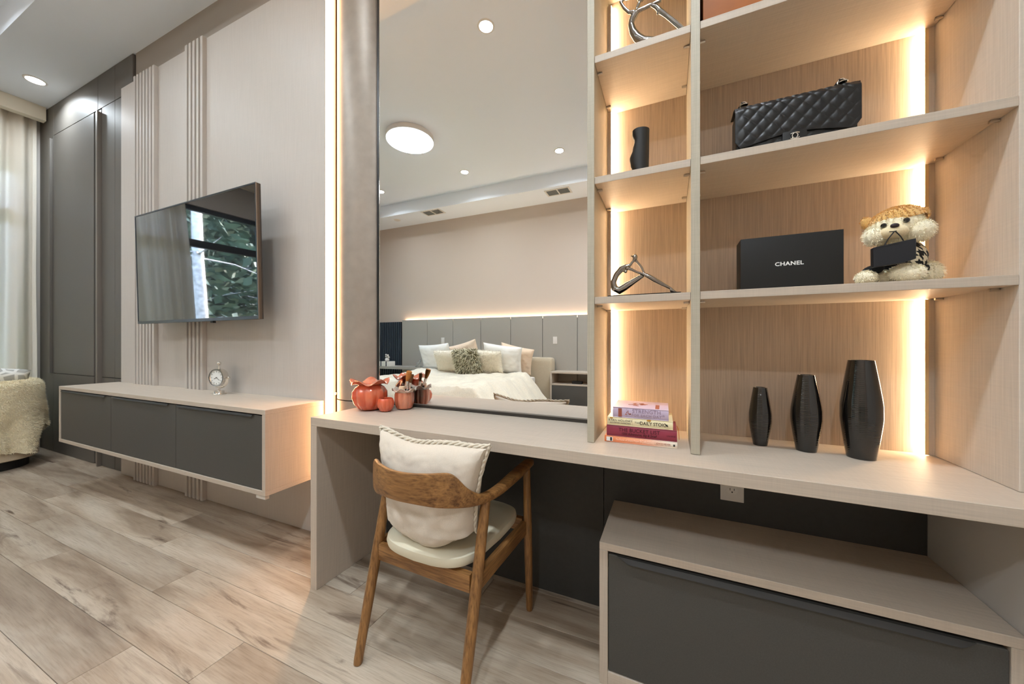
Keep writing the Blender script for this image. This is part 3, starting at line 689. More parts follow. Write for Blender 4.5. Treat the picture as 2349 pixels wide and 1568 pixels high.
cu = thing('throw_cushion', (CHX, .97, .42), 'plump cream cushion with knotted braid edge on the desk chair', 'cushion')
cm = place((CHX + .006, .985, .586), 4, 0, -1.8)
def chair_taper(x, y, z):
    p = cm.inverted() @ Vector((x, y, z)); k = max(0, min(1, (p.z + .19) / .38)); s_ = .80 + .26 * k * k
    bulge = 1.18 - .36 * k                                  # the filling has slumped down
    low = max(0, -.10 - p.z) * 1.3 * (p.x / .2) ** 2          # rounded lower corners
    q = cm @ Vector((p.x * s_, p.y * bulge - .012 * math.sin(k * 3.1) , p.z + low + .006 * math.sin(p.x * 22) * k)); return (q.x, q.y, q.z)
pillow(.43, .37, .155, cm, 64, .0065, 3, .045, .014, .36).move(chair_taper).build('cover', M_LINEN, cu, smooth=True, clean=True)
lp = [Vector(chair_taper(*p)) for p in edge_loop(.438, .378, cm, 44, .045, .014)]; br = MB()
for k in range(3):
    pts = []
    for i, p in enumerate(lp):
        ph = i * .9 + k * 2.094; pts.append(p + Vector((0, math.cos(ph) * .005, math.sin(ph) * .005)) + Vector((nz(i * .4, k) * .003, 0, nz(i * .4, k + 5) * .003)))
    br.tube(pts, .0042, 6, closed=True)
br.build('braid', fabric('cream_braid', srgb(220, 210, 192), 1200, .5), cu, smooth=True)

# ------------------------------------------------------------------ coral glass on the desk
def coral_mat(name, c1, c2, tr):
    m, nt, b = nodes_of(name)
    tc = N(nt, 'ShaderNodeTexCoord'); mp = N(nt, 'ShaderNodeMapping'); mp.inputs['Scale'].default_value = (22, 22, 6); nt.links.new(tc.outputs['Object'], mp.inputs['Vector'])
    nn = N(nt, 'ShaderNodeTexNoise', Scale=1.0, Detail=4.0, Distortion=.5); nt.links.new(mp.outputs[0], nn.inputs['Vector'])
    r = ramp(nt, [(.3, c1), (.7, c2)]); nt.links.new(nn.outputs['Fac'], r.inputs[0]); nt.links.new(r.outputs[0], b.inputs['Base Color'])
    b.inputs['Roughness'].default_value = .08; b.inputs['Transmission Weight'].default_value = tr; b.inputs['IOR'].default_value = 1.45; b.inputs['Coat Weight'].default_value = 1.0; b.inputs['Coat Roughness'].default_value = .02
    b.inputs['Subsurface Weight'].default_value = .25; b.inputs['Subsurface Radius'].default_value = (.02, .008, .005)
    MATS[name] = m; return m
M_CORAL = coral_mat('coral_glass', srgb(226, 84, 48), srgb(246, 128, 88), .18)
M_CORALP = coral_mat('pale_coral_glass', srgb(226, 116, 80), srgb(244, 164, 130), .20)
M_CLEARPINK = coral_mat('clear_pink_glass', srgb(248, 208, 186), srgb(252, 232, 218), .45)
def lobed(prof, lobes, depth, c, rimz, rz=0.0, n=96):
    def fn(r, z, a, i):
        k = max(0, min(1, (rimz - z) / rimz)); return r * (1 + depth * (abs(math.cos((a + rz) * lobes / 2)) - .6) * min(1, k * 4)), z
    return MB().lathe(prof, n, c, fn)
def ruffle(r0, r1, z0, z1, waves, amp, c, ph, th=.004, n=96):
    prof = [(0, 0), (.35, .55), (.7, .85), (1, .8), (1.02, .74), (.7, .70), (.35, .40), (0, -.1)]
    def fn(r, z, a, i):
        f = prof[i][0]; w = f ** 1.3; rr = r0 + (r1 - r0) * f * (1 + .10 * math.cos(waves * a + ph)); zz = z0 + (z1 - z0) * prof[i][1] + amp * w * math.cos(waves * a + ph) - (0 if i < 4 else th * .5); return rr, zz
    return MB().lathe([(1, 0)] * len(prof), n, c, fn)
v1 = thing('coral_vase', (-1.362, 1.296, DZ), 'large coral glass vase with pumpkin ribs and ruffled rim beside the column', 'vase')
c = (-1.352, 1.288, DZ)
lobed([(.0, .0), (.030, .0), (.050, .008), (.070, .034), (.079, .064), (.078, .092), (.066, .114), (.050, .124), (.044, .126), (.040, .122), (.058, .108), (.066, .09), (.066, .06), (.05, .03), (0, .018)], 9, .13, c, .124).build('body', M_CORAL, v1, smooth=True)
ruffle(.044, .090, .124, .146, 5, .013, c, 1.0).build('ruffled_rim', M_CORALP, v1, smooth=True)
v2 = tag(lobed([(0, 0), (.016, 0), (.026, .005), (.036, .024), (.0385, .044), (.034, .060), (.030, .064), (.028, .062), (.032, .05), (.031, .03), (0, .012)], 12, .08, (-1.2474, 1.2868, DZ), .064).build('coral_bowl', M_CORAL, smooth=True), 'small round coral glass bowl in front of the vases', 'bowl')
v3 = thing('brush_holder', (-1.209, 1.377, DZ), 'coral glass jar with clear ruffled rim holding makeup brushes', 'jar')
c3 = (-1.2093, 1.3725, DZ)
lobed([(0, 0), (.022, 0), (.036, .006), (.044, .026), (.0465, .05), (.046, .075), (.043, .088), (.039, .087), (.040, .07), (.039, .03), (0, .016)], 9, .10, c3, .09).build('body', M_CORALP, v3, smooth=True)
ruffle(.042, .058, .086, .104, 6, .008, c3, .4).build('ruffled_rim', M_CLEARPINK, v3, smooth=True)
M_BRISTLE = plain('brown_bristle', srgb(196, 126, 62), .8, var=.35, bscale=400)
M_BRISTLED = plain('dark_bristle_wood', srgb(110, 70, 36), .7, var=.3, bscale=300)
def brush(p0, p1, label, fan, m):
    p0, p1 = Vector(p0), Vector(p1); d = (p1 - p0).normalized(); t = thing('makeup_brush', p0, label, 'brush', 'makeup brushes')
    L = (p1 - p0).length; q = lambda s: p0 + d * L * s
    MB().tube([q(0), q(.1), q(.50)], [.003, .0045, .006], 12).build('grip', M_BLACKMATTE, t, smooth=True)
    MB().tube([q(.50), q(.52), q(.72)], [.0066, .007, .0072], 14).build('ferrule', M_CHROME, t, smooth=True)
    MB().tube([q(.72), q(.80), q(.93), q(1.0)], [(.0068, .0068), (.0068 * fan, .0068 * fan), (.0088 * fan, .0088 * fan), (.0082 * fan, .0082 * fan)], 18).build('bristles', m, t, smooth=True)
brush((-1.222, 1.368, DZ + .02), (-1.166, 1.360, DZ + .190), 'makeup brush with flared tan bristles in the coral jar', 1.55, M_BRISTLE)
brush((-1.215, 1.385, DZ + .02), (-1.183, 1.402, DZ + .172), 'slim dark makeup brush leaning to the mirror in the jar', 1.0, M_BRISTLED)
tag(MB().lathe([(0, -.05), (.014, -.05), (.0145, 0), (.0155, .022), (.0145, .027), (0, .028)], 24, (-1.205, 1.352, DZ + .088)).build('makeup_sponge', fabric('cream_sponge', srgb(238, 206, 170), 800, .3), smooth=True), 'round cream makeup sponge sticking out of the coral jar', 'sponge')

# ------------------------------------------------------------------ books
M_PAGE = laminate('page_edges', srgb(232, 222, 200), 'x', .08, .8)
def book(x0, x1, y0, y1, z0, z1, col, label, rot, rnd=.3):
    cx_, cy_ = (x0 + x1) / 2, (y0 + y1) / 2; ca, sa = math.cos(rot), math.sin(rot)
    def R(x, y, z): return (cx_ + (x - cx_) * ca - (y - cy_) * sa, cy_ + (x - cx_) * sa + (y - cy_) * ca, z)
    t = thing('book', (cx_, cy_, z0), label, 'book', 'books stacked on the desk')
    m = col if not isinstance(col, tuple) else plain('cover ' + label, col, .45)
    b = .002
    B(x0 + .003, x1 - .003, y0 + .004, y1 - .003, z0 + b, z1 - b).build('page_block', M_PAGE, t, xf=R)
    B(x0, x1, y0, y1, z1 - b + .0001, z1).build('cover', m, t, xf=R, bevel=.0006, seg=1); B(x0, x1, y0, y1, z0, z0 + b - .0001).build('cover', m, t, xf=R, bevel=.0006, seg=1)
    def sp(u, v): return R(x0 + (x1 - x0) * u, y0 + .0035 - .0045 * math.sin(math.pi * v) ** .5, z0 + (z1 - z0) * v)
    MB().grid(sp, 2, 12).build('spine', m, t, smooth=True, recalc=False)
    def T(txt, size, px, pz, mat, bold=0, sq=1.0, space=1.0, it=0.0):
        mt = Matrix.Translation(Vector(R(px, y0 - .0013, pz))) @ Matrix.Rotation(rot, 4, 'Z') @ Matrix.Rotation(math.radians(90), 4, 'X')
        if it: mt = mt @ Matrix(((1, it, 0, 0), (0, 1, 0, 0), (0, 0, 1, 0), (0, 0, 0, 1)))
        lettering(txt, size, mat, t, mt, bold, space, sq)
    def L(xa, xb, za, zb, mat, name='spine_mark'): B(xa, xb, y0 - .0016, y0 - .0005, za, zb).build(name, mat, t, xf=R)
    def TOP(xa, xb, ya, yb, mat, name='cover_mark'): B(xa, xb, ya, yb, z1 + .0001, z1 + .0006).build(name, mat, t, xf=R)
    return t, T, L, TOP
zb = DZ + .0008
ink_d = plain('dark_ink', srgb(64, 56, 46), .7); ink_b = plain('black_ink', srgb(34, 30, 28), .7); ink_m = plain('maroon_ink', srgb(70, 18, 30), .6); ink_g = plain('grey_ink', srgb(150, 130, 150), .6); ink_o = plain('copper_ink', srgb(168, 92, 64), .5)
ink_p = plain('peach_ink', srgb(255, 214, 190), .6); gold = plain('ochre_ink', srgb(190, 140, 60), .6)
# orange paperback: spine fades to white on the right
mo, nto, bo = nodes_of('orange_cover'); tco = N(nto, 'ShaderNodeTexCoord'); sx_ = N(nto, 'ShaderNodeSeparateXYZ'); nto.links.new(tco.outputs['Generated'], sx_.inputs[0])
ro = ramp(nto, [(0, srgb(238, 138, 82)), (.55, srgb(244, 170, 132)), (.9, srgb(240, 226, 208))]); nto.links.new(sx_.outputs[0], ro.inputs[0]); nto.links.new(ro.outputs[0], bo.inputs['Base Color']); bo.inputs['Roughness'].default_value = .4
t, T, L, TOP = book(-.2005, .0205, 1.200, 1.345, zb, zb + .0195, mo, 'thin orange paperback at the bottom of the book stack', .02)
T('The Power of Simple Prayer', .0085, -.128, zb + .0105, ink_p, 0, .75); T('FORGIVE', .0125, -.068, zb + .0100, ink_p, .0001, .85); T('JOYCE MEYER', .0095, -.0195, zb + .0095, ink_o, 0, .72)
L(-.194, -.174, zb + .003, zb + .0165, M_PRINTW)
MB().lathe([(0, 0), (.0042, 0), (.0042, .0006), (0, .0006)], 16, (-.189, 1.1972, zb + .0098), axis=Matrix.Rotation(math.radians(90), 3, 'X')).build('spine_mark', ink_b, t)
B(-.1805, -.1745, 1.1965, 1.1975, zb + .004, zb + .0155).build('spine_mark', ink_b, t)
B(.0105, .0155, 1.1990, 1.2000, zb + .006, zb + .0125).build('spine_mark', ink_d, t)
zb += .0202
t, T, L, TOP = book(-.1935, .0200, 1.202, 1.345, zb, zb + .035, srgb(146, 54, 72), 'thick maroon hardback in the book stack', .018)
T('THE BUCKET LIST', .0165, -.092, zb + .0225, ink_m, .0001, .92, 1.05); T('1000 Adventures, Big & Small', .0115, -.092, zb + .0105, ink_m, .0001, .78, 1, .2); T('UNIVERSE', .0065, .003, zb + .016, ink_m, 0, .9)
MB().tube([(.0225, 1.30, zb + .03), (.027, 1.29, zb + .02), (.0285, 1.285, zb + .004), (.029, 1.283, zb - .012)], .0009, 6).build('ribbon_marker', plain('orange_ribbon', srgb(200, 110, 50), .6), t)
zb += .0356
t, T, L, TOP = book(-.1915, .0085, 1.203, 1.35, zb, zb + .0265, srgb(236, 224, 184), 'cream paperback with tan tabs in the book stack', .016)
T('RYAN HOLIDAY', .0105, -.150, zb + .0165, ink_d, .0, .92, 1.1); T('and STEPHEN HANSELMAN', .0058, -.150, zb + .0085, ink_d, 0, .95); T('THE', .0085, -.0965, zb + .0135, ink_d, 0, 1, 1.2); T('DAILY STOIC', .0150, -.050, zb + .0130, ink_d, .0002, .88)
L(-.1125, -.1119, zb + .003, zb + .0235, plain('tan_rule', srgb(196, 176, 130), .6)); L(-.183, -.174, zb + .0215, zb + .0262, gold); L(-.068, -.056, zb + .0215, zb + .0262, gold)
for k, (dx_, dz_, rr) in enumerate(((-.0008, .0135, .0028), (-.0042, .0150, .0015), (.0016, .0112, .0018))):
    MB().lathe([(0, 0), (rr, 0), (rr, .0006), (0, .0006)], 12, (-.0075 + dx_, 1.2018, zb + dz_), axis=Matrix.Rotation(math.radians(90), 3, 'X')).build('spine_mark', ink_b, t)
zb += .0271
t, T, L, TOP = book(-.1735, -.0035, 1.203, 1.35, zb, zb + .034, srgb(196, 178, 200), 'lavender book with copper flowers on top of the book stack', .012)
T('STRENGTH', .0175, -.069, zb + .0235, ink_g, .0001, .95, 1.05); T('FOR EACH DAY', .0125, -.069, zb + .0105, ink_g, .0, .95, 1.1); T('dk', .008, -.0185, zb + .015, ink_g)
L(-.156, -.1445, zb + .0035, zb + .0300, plain('copper_label', srgb(160, 88, 70), .4)); TOP(-.043, -.031, 1.212, 1.285, plain('copper_label', srgb(160, 88, 70), .4))
rb = random.Random(4)
for k in range(16):
    a = rb.uniform(0, 6.28); d = rb.uniform(.002, .0115); rr = rb.uniform(.0008, .0019)
    MB().lathe([(0, 0), (rr, 0), (rr, .0005), (0, .0005)], 8, (-.125 + math.cos(a) * d, 1.2016, zb + .018 + math.sin(a) * d), axis=Matrix.Rotation(math.radians(90), 3, 'X')).build('flower_print', ink_o, t)
for k in range(10):
    a = rb.uniform(0, 6.28); d = rb.uniform(.004, .03); cx_, cy_ = -.095 + math.cos(a) * d, 1.275 + math.sin(a) * d; ang = rb.uniform(0, 3.14)
    MB().prism([(cx_ + math.cos(ang + q * math.pi / 5) * .010 * abs(math.cos(q * math.pi / 5)) + math.cos(q) * .001, cy_ + math.sin(ang + q * math.pi / 5) * .010 * abs(math.cos(q * math.pi / 5)) + math.sin(q) * .001) for q in range(10)], zb + .0341, zb + .0345).build('flower_print', ink_o, t, recalc=True)

# ------------------------------------------------------------------ black ribbed vases
def ribbed(x, y, h, rmax, rtop, rbase, label):
    t = []; n = 150; wide = .475
    for i in range(n + 1):
        z = h * i / n; f = i / n
        r = rbase + (rmax - rbase) * (1 - (1 - f / wide) ** 1.25) if f < wide else rmax + (rtop - rmax) * ((f - wide) / (1 - wide)) ** 1.18
        r -= rmax * .035 * math.exp(-((f - wide) / .05) ** 2)
        t.append((r + .00035 * math.sin(2 * math.pi * z / .0052) * min(1, 12 * min(f, 1 - f)), z))
    t = [(0, 0), (rbase * .92, 0)] + t + [(rtop - .004, h), (rtop - .005, h - .004), (rmax * .8, h * .5), (0, .01)]
    return tag(MB().lathe(t, 64, (x, y, DZ + .0003)).build('black_vase', M_BLACKGLOSS, smooth=True), label, 'vase', 'black ribbed vases')
ribbed(.268, 1.365, .186, .0325, .0190, .0195, 'smallest of the three black ribbed vases')
ribbed(.382, 1.348, .232, .0405, .0218, .0255, 'middle-sized of the three black ribbed vases')
ribbed(.503, 1.331, .280, .0480, .0285, .0320, 'tallest of the three black ribbed vases, near the light strip')

# ------------------------------------------------------------------ figurines
def chrome_figure(name, parts, loc, label, m, vox=.0022):
    t = thing(name, loc, label, 'figurine'); mb = MB()
    for kind, a, b in parts:
        if kind == 't': mb.tube(a, b, 14)
        else: mb.ball(a, b, 16, 10)
    o = mb.build('figure', m, t, smooth=True); md = o.modifiers.new('remesh', 'REMESH'); md.mode = 'VOXEL'; md.voxel_size = vox; md.use_smooth_shade = True
    sm = o.modifiers.new('smooth', 'SMOOTH'); sm.factor = .5; sm.iterations = 4; return t
Y = 1.25
def yy(pts, dy=0.0): return [(x, Y + dy, z) for x, z in pts]
Z1 = SHZ[0]
f1 = chrome_figure('yoga_figurine', [
    ('t', yy([(-.1226, 1.3527), (-.136, 1.350), (-.150, 1.344), (-.168, 1.324), (-.178, 1.300), (-.174, 1.279), (-.158, 1.270), (-.140, 1.2805), (-.115, 1.296), (-.088, 1.3125), (-.076, 1.3185)]), [.007, .0095, .0105, .0095, .0100, .0125, .0135, .0125, .0105, .0080, .0062]),
    ('t', yy([(-.077, 1.3185), (-.058, 1.307), (-.044, 1.297), (-.017, 1.279), (.0005, 1.268), (.008, 1.2605)], -.008), [.0060, .0075, .0078, .0058, .0046, .0050]),
    ('t', yy([(.002, 1.262), (.012, 1.256), (.022, 1.251)], -.008), [.0065, .0055, .0025]),
    ('t', yy([(-.1342, 1.3450), (-.117, 1.337), (-.0997, 1.3268), (-.078, 1.3190)], -.009), [.0060, .0052, .0044, .0040]),
    ('t', yy([(-.1035, 1.368), (-.094, 1.356), (-.0856, 1.3433), (-.078, 1.322)], .004), [.0044, .0044, .0044, .0042]),
    ('t', yy([(-.1235, 1.3525), (-.1165, 1.362), (-.1090, 1.371)]), [.0052, .0044, .0050]),
    ('b', (-.1065, Y, 1.3795), (.0088, .0092, .0112)), ('b', (-.1185, Y, 1.3845), (.0030, .0030, .0034)), ('b', (-.137, Y - .004, 1.333), (.0065, .007, .006))],
    (-.08, Y, Z1), 'gunmetal yoga figurine bending forward on a black base', M_GUN)
B(-.192, .0325, Y - .035, Y + .035, Z1 + .0003, Z1 + .0095).build('base', plain('black_acrylic', srgb(16, 15, 15), .15), f1, bevel=.001)
Z3 = SHZ[2]; Y = 1.26
f2 = chrome_figure('reclining_figurine', [
    ('t', yy([(-.104, 2.214), (-.116, 2.197), (-.120, 2.180), (-.114, 2.154), (-.100, 2.128), (-.080, 2.108), (-.050, 2.098), (-.01, 2.082), (.03, 2.062)]), [.0105, .0115, .0105, .0120, .0145, .0150, .0130, .0100, .0070]),
    ('t', yy([(-.108, 2.214), (-.126, 2.2185), (-.142, 2.240), (-.1546, 2.2665), (-.135, 2.268), (-.100, 2.262)], -.006), [.0062, .0060, .0056, .0058, .0052, .0046]),
    ('t', yy([(-.100, 2.214), (-.078, 2.2165), (-.056, 2.219), (-.027, 2.2205), (-.038, 2.238), (-.066, 2.256), (-.085, 2.262)], -.004), [.0072, .0066, .0060, .0060, .0054, .0050, .0046]),
    ('t', yy([(-.106, 2.213), (-.102, 2.226), (-.094, 2.244)]), [.0062, .0052, .0056]), ('b', (-.088, Y, 2.262), (.013, .013, .017)),
    ('t', yy([(-.055, 2.212), (-.040, 2.200), (-.030, 2.184), (-.008, 2.158), (.020, 2.122), (.045, 2.088), (.066, 2.056)], -.010), [.0050, .0075, .0085, .0075, .0085, .0080, .0060]),
    ('t', yy([(-.034, 2.186), (-.038, 2.172)], -.010), [.006, .0025])], (-.04, Y, Z3), 'silver reclining figurine with raised arms on the highest shelf in view', M_GUN)
B(-.13, .05, Y - .04, Y + .04, Z3 + .0003, Z3 + .012).build('base', MATS['black_acrylic'], f2, bevel=.001)
MB().tube([(-.07, Y, Z3 + .011), (-.075, Y, 2.104)], [.006, .007], 12).build('support', M_GUN, f2, smooth=True)

# wavy black vase
def wave(u, v):
    z = v * .176; a = 2 * math.pi * u
    k = [(-.027, 0), (-.0205, .026), (-.029, .047), (-.0318, .063), (-.0225, .084), (-.0170, .103), (-.0235, .124), (-.0235, .130)]
    zq = z / .176 * .130
    for i in range(len(k) - 1):
        if k[i][1] <= zq <= k[i + 1][1] + 1e-9: f = (zq - k[i][1]) / (k[i + 1][1] - k[i][1]); f = f * f * (3 - 2 * f); L = k[i][0] + (k[i + 1][0] - k[i][0]) * f; break
    R = .029 + .003 * v; cx_ = math.cos(a); x = R * cx_ if cx_ > 0 else -L * cx_
    return (-.094 + x, 1.27 + .026 * math.sin(a), SHZ[1] + .0004 + z)
wv = MB().grid(wave, 40, 48, True)
top = [len(wv.v) - 40 + i for i in range(40)]; wv.f.append(tuple(top)); wv.f.append(tuple(range(39, -1, -1)))
tag(wv.build('wavy_vase', M_BLACKMATTE, smooth=True), 'matte black sculptural vase with one wavy side on the middle shelf', 'vase')
tag(B(.094, .36, 1.22, 1.40, SHZ[2] + .0004, SHZ[2] + .22).build('orange_box', plain('shaded_orange_card', srgb(156, 86, 14), .6, var=.06, bscale=30), bevel=.002), 'orange box cut off by the top of the picture', 'box')  # orange darkened in the colour for the shade in the top compartment

# ------------------------------------------------------------------ quilted handbag
hb = thing('handbag', (.325, 1.29, SHZ[1]), 'black quilted leather handbag with silver turn clasp', 'handbag')
HZ = SHZ[1] + .0005
hx0_, hx1_, hy0, hy1, hh = .180, .470, 1.235, 1.325, .168
def quilt(a, b, s=.037, amp=.0032):
    p, q = (a + b * .92) / s, (a - b * .92) / s
    return amp * (abs(math.sin(math.pi * p)) * abs(math.sin(math.pi * q))) ** .45
bag = B(hx0_ + .004, hx1_ - .004, hy0 + .012, hy1, HZ, HZ + hh - .012)
bag.build('body', M_LEATHER, hb, bevel=.012, seg=4)
def flap(u, v):
    # v: 0 at the rear top edge, over the top, then down the front; the lower edge arches up in the middle
    w = hx1_ - hx0_; x = hx0_ + w * u; top = .07; low = .036 + .020 * math.sin(math.pi * u) ** 1.5 + .022 * max(0, abs(u - .5) * 2 - .90) / .10
    L = v * (top + hh - low); k = min(1, max(0, (L - top + .016) / .032)); k = k * k * (3 - 2 * k)
    if L < top: y, z = hy1 - .004 - L * ((hy1 - hy0 - .010) / top), HZ + hh - .002
    else: y, z = hy0 + .006, HZ + hh - .002 - (L - top)
    n = Vector((0, -math.sin(k * 1.57), math.cos(k * 1.57))); q = quilt(x - hx0_, L) * min(1, 12 * min(u, 1 - u, v + .02, 1.001 - v) + .05)
    p = Vector((x, y, z)) + n * (q + .001); rnd_ = math.exp(-((L - top) / .012) ** 2) * .006; p += Vector((0, rnd_, -rnd_)); return tuple(p)
fl = MB().grid(flap, 150, 110); fo = fl.build('flap', M_LEATHER, hb, smooth=True, recalc=False)
so = fo.modifiers.new('thickness', 'SOLIDIFY'); so.thickness = .003; so.offset = 1.0
def lower(u, v):
    x = hx0_ + .008 + (hx1_ - hx0_ - .016) * u; z = HZ + .004 + .075 * v; return (x, hy0 + .0105 - quilt(x - hx0_, z * 1.0, .037, .0022), z)
MB().grid(lower, 90, 24).build('front_pocket', M_LEATHER, hb, smooth=True, recalc=False)
B(.296, .352, hy0 + .0002, hy0 + .008, HZ + .012, HZ + .056).build('clasp_tab', M_LEATHER, hb, bevel=.002)
def arc_c(sg):
    pts = []
    for i in range(17):
        a = math.radians(42 + (318 - 42) * i / 16); x = math.cos(a) * .0095; pts.append((.324 + sg * (x - (-.0030)) * 1.0 + 0, hy0 - .0020 - (.0008 if sg > 0 else 0), HZ + .040 + math.sin(a) * .0085))
    return pts
for sg in (1, -1): MB().tube(arc_c(sg), .0016, 8).build('clasp', M_CHROME, hb, smooth=True)
for x in (.206, .436):
    RY, RZ = 1.262, HZ + hh + .004
    e = MB().lathe([(.005, 0), (.0095, 0), (.0105, .0015), (.0095, .003), (.005, .003)], 24, (x, RY - .008, RZ - .002)).build('eyelet', M_CHROME, hb, smooth=True)
    ring = [(x + math.cos(a) * .009, RY, RZ + .004 + math.sin(a) * .010) for a in [i * 2 * math.pi / 16 for i in range(16)]]
    MB().tube(ring, .0016, 8, closed=True).build('chain_link', M_CHROME, e, smooth=True)
    MB().tube([(x - .012, RY + .012, RZ + .002), (x - .004, RY, RZ + .012), (x + .006, RY + .004, RZ + .008), (x + .010, RY + .02, RZ + .001)], [.0034, .0038, .0036, .003], 8).build('strap_leather', M_LEATHER, e, smooth=True)

# ------------------------------------------------------------------ black gift box with lettering
gb = thing('gift_box', (.31, 1.26, SHZ[0]), 'black gift box with white lettering standing on the lower shelf', 'box')
GX0, GX1, GY0, GY1, GZ = .1925, .427, 1.229, 1.296, SHZ[0] + .0004
B(GX0, GX1, GY0, GY1, GZ, GZ + .155).build('carton', M_BLACKBOX, gb, bevel=.0012)
B(GX0 + .0004, GX1 + .0014, GY0 - .0016, GY0 - .0001, GZ, GZ + .1555).build('lid_face', M_BLACKBOX, gb, bevel=.0006)
lettering('CHANEL', .0150, M_PRINTW, gb, Matrix.Translation((.309, GY0 - .0021, GZ + .0735)) @ Matrix.Rotation(math.radians(90), 4, 'X'), .0004, 1.08, 1.08)

# ------------------------------------------------------------------ plush dog with a toy handbag
PZ_ = SHZ[0] + .0004
M_FURC = fabric('cream_plush', srgb(248, 238, 210), 260, .3, .95, .5)
M_FURT = fabric('tan_plush', srgb(226, 180, 108), 260, .3, .95, .5)
dg_ = thing('plush_dog', (.545, 1.26, PZ_), 'cream and tan plush dog in a houndstooth sweater on the lower shelf', 'plush toy')
def furry(name, mbx, m, L, n, parent=dg_, seed=1, w=.0006, droop=.35):
    o = mbx.build(name, m, parent, smooth=True); FUR_STEP[0] = .006
    s = [(p, nn) for p, nn in samples(mbx)]
    cen = sum((Vector(p) for p in mbx.v), Vector()) / len(mbx.v)
    s = [(p, nn if nn.dot(p - cen) > 0 else -nn) for p, nn in s]
    s = [(p, nn) for p, nn in s if p.z > PZ_ + .004]
    f = fur('fur', s, m, o, L * .62, w, int(n * 1.5), droop, .45, seed); return o
tl = Matrix.Rotation(math.radians(-14), 3, 'Y')
HC = (.532, 1.235, 1.388)
hd = furry('head', MB().ball(HC, (.054, .046, .044), 28, 18, mat=tl), M_FURC, .009, 2600, seed=2)
def capf(p): return 1.0
cap = MB().ball((HC[0] + .004, HC[1] + .004, HC[2] + .012), (.057, .048, .040), 28, 18, mat=tl)
keep = [q for q in cap.f if sum(cap.v[i][2] - .20 * (cap.v[i][0] - HC[0]) for i in q) / len(q) > HC[2] + .010]
cap.f = keep
furry('crown_patch', cap, M_FURT, .007, 2200, seed=3)
for x, z, s in ((.583, 1.412, 1), (.487, 1.403, -1)):
    furry('ear', MB().ball((x + .004 * s, 1.243, z + .006), (.014, .008, .017), 14, 10, mat=Matrix.Rotation(math.radians(28 * s), 3, 'Y')), M_FURT, .006, 260, seed=5)
furry('cheek', MB().ball((.566, 1.212, 1.370), (.030, .026, .026), 18, 12), M_FURC, .010, 700, seed=6)
furry('cheek', MB().ball((.483, 1.212, 1.365), (.022, .022, .022), 18, 12), M_FURC, .010, 500, seed=7)
MB().ball((.514, 1.196, 1.369), (.027, .021, .018), 20, 12).build('muzzle', fabric('muzzle_plush', srgb(240, 222, 182), 500, .3), dg_, smooth=True)
MB().ball((.508, 1.1775, 1.380), (.0085, .0055, .0058), 16, 10).build('nose', plain('dark_plum_nose', srgb(48, 34, 38), .5), dg_, smooth=True)
M_EYE = plain('glass_eye', srgb(12, 12, 14), .06, coat=1.0)
MB().ball((.4935, 1.192, 1.386), .0062, 16, 10).build('eye', M_EYE, dg_, smooth=True)
MB().ball((.5340, 1.189, 1.393), .0065, 16, 10).build('eye', M_EYE, dg_, smooth=True)
MB().tube([(.4985, 1.1795, 1.3665), (.506, 1.1760, 1.3655), (.514, 1.1770, 1.3675), (.5205, 1.1800, 1.3715)], .0010, 6).build('mouth', M_BLACKMATTE, dg_, smooth=True)
# houndstooth sweater
mh, nth, bh = nodes_of('houndstooth_knit'); tch = N(nth, 'ShaderNodeTexCoord'); sp_ = N(nth, 'ShaderNodeSeparateXYZ'); nth.links.new(tch.outputs['Object'], sp_.inputs[0])
def mth(op, a, b=None):
    n = N(nth, 'ShaderNodeMath', operation=op)
    for k, v in enumerate((a, b)):
        if v is None: continue
        if isinstance(v, (int, float)): n.inputs[k].default_value = v
        else: nth.links.new(v, n.inputs[k])
    return n.outputs[0]
xs_ = mth('ADD', mth('MULTIPLY', mth('ADD', sp_.outputs[0], sp_.outputs[1]), 62.0), 100.0); zs_ = mth('ADD', mth('MULTIPLY', sp_.outputs[2], 80.0), 100.0)
warp = mth('LESS_THAN', mth('MODULO', xs_, 2.0), 1.0); weft = mth('LESS_THAN', mth('MODULO', zs_, 2.0), 1.0); twill = mth('LESS_THAN', mth('MODULO', mth('ADD', xs_, zs_), 1.0), .5)
res_ = mth('ADD', mth('MULTIPLY', twill, warp), mth('MULTIPLY', mth('SUBTRACT', 1.0, twill), weft))
rh = ramp(nth, [(.45, srgb(226, 214, 186)), (.55, srgb(18, 17, 18))]); nth.links.new(res_, rh.inputs[0]); nth.links.new(rh.outputs[0], bh.inputs['Base Color']); bh.inputs['Roughness'].default_value = .9
MB().ball((.556, 1.262, 1.310), (.048, .048, .052), 28, 18).build('sweater', mh, dg_, smooth=True)
bnd = plain('black_knit_band', srgb(16, 16, 17), .85)
MB().lathe([(.0445, -.008), (.0485, -.006), (.050, 0), (.0485, .006), (.0445, .008)], 32, (.556, 1.262, 1.280)).build('waistband', bnd, dg_, smooth=True)
MB().ball((.482, 1.215, 1.279), (.022, .020, .013), 16, 10, mat=Matrix.Rotation(math.radians(-15), 3, 'Y')).build('sleeve', bnd, dg_, smooth=True)
furry('front_paw', MB().ball((.464, 1.203, PZ_ + .0165), (.021, .022, .0165), 18, 12), M_FURC, .008, 500, seed=8)
furry('hind_leg', MB().ball((.541, 1.204, PZ_ + .0225), (.036, .026, .0225), 18, 12), M_FURC, .008, 800, seed=9)
furry('hind_leg', MB().ball((.505, 1.235, PZ_ + .0185), (.022, .028, .0185), 16, 10), M_FURC, .008, 300, seed=12)
furry('tail', MB().ball((.606, 1.262, PZ_ + .028), (.027, .026, .028), 18, 12), M_FURC, .012, 800, seed=10)
tb = thing('toy_handbag', (.505, 1.177, 1.277), 'tiny black toy handbag hanging from the mouth of the plush dog', 'toy bag')
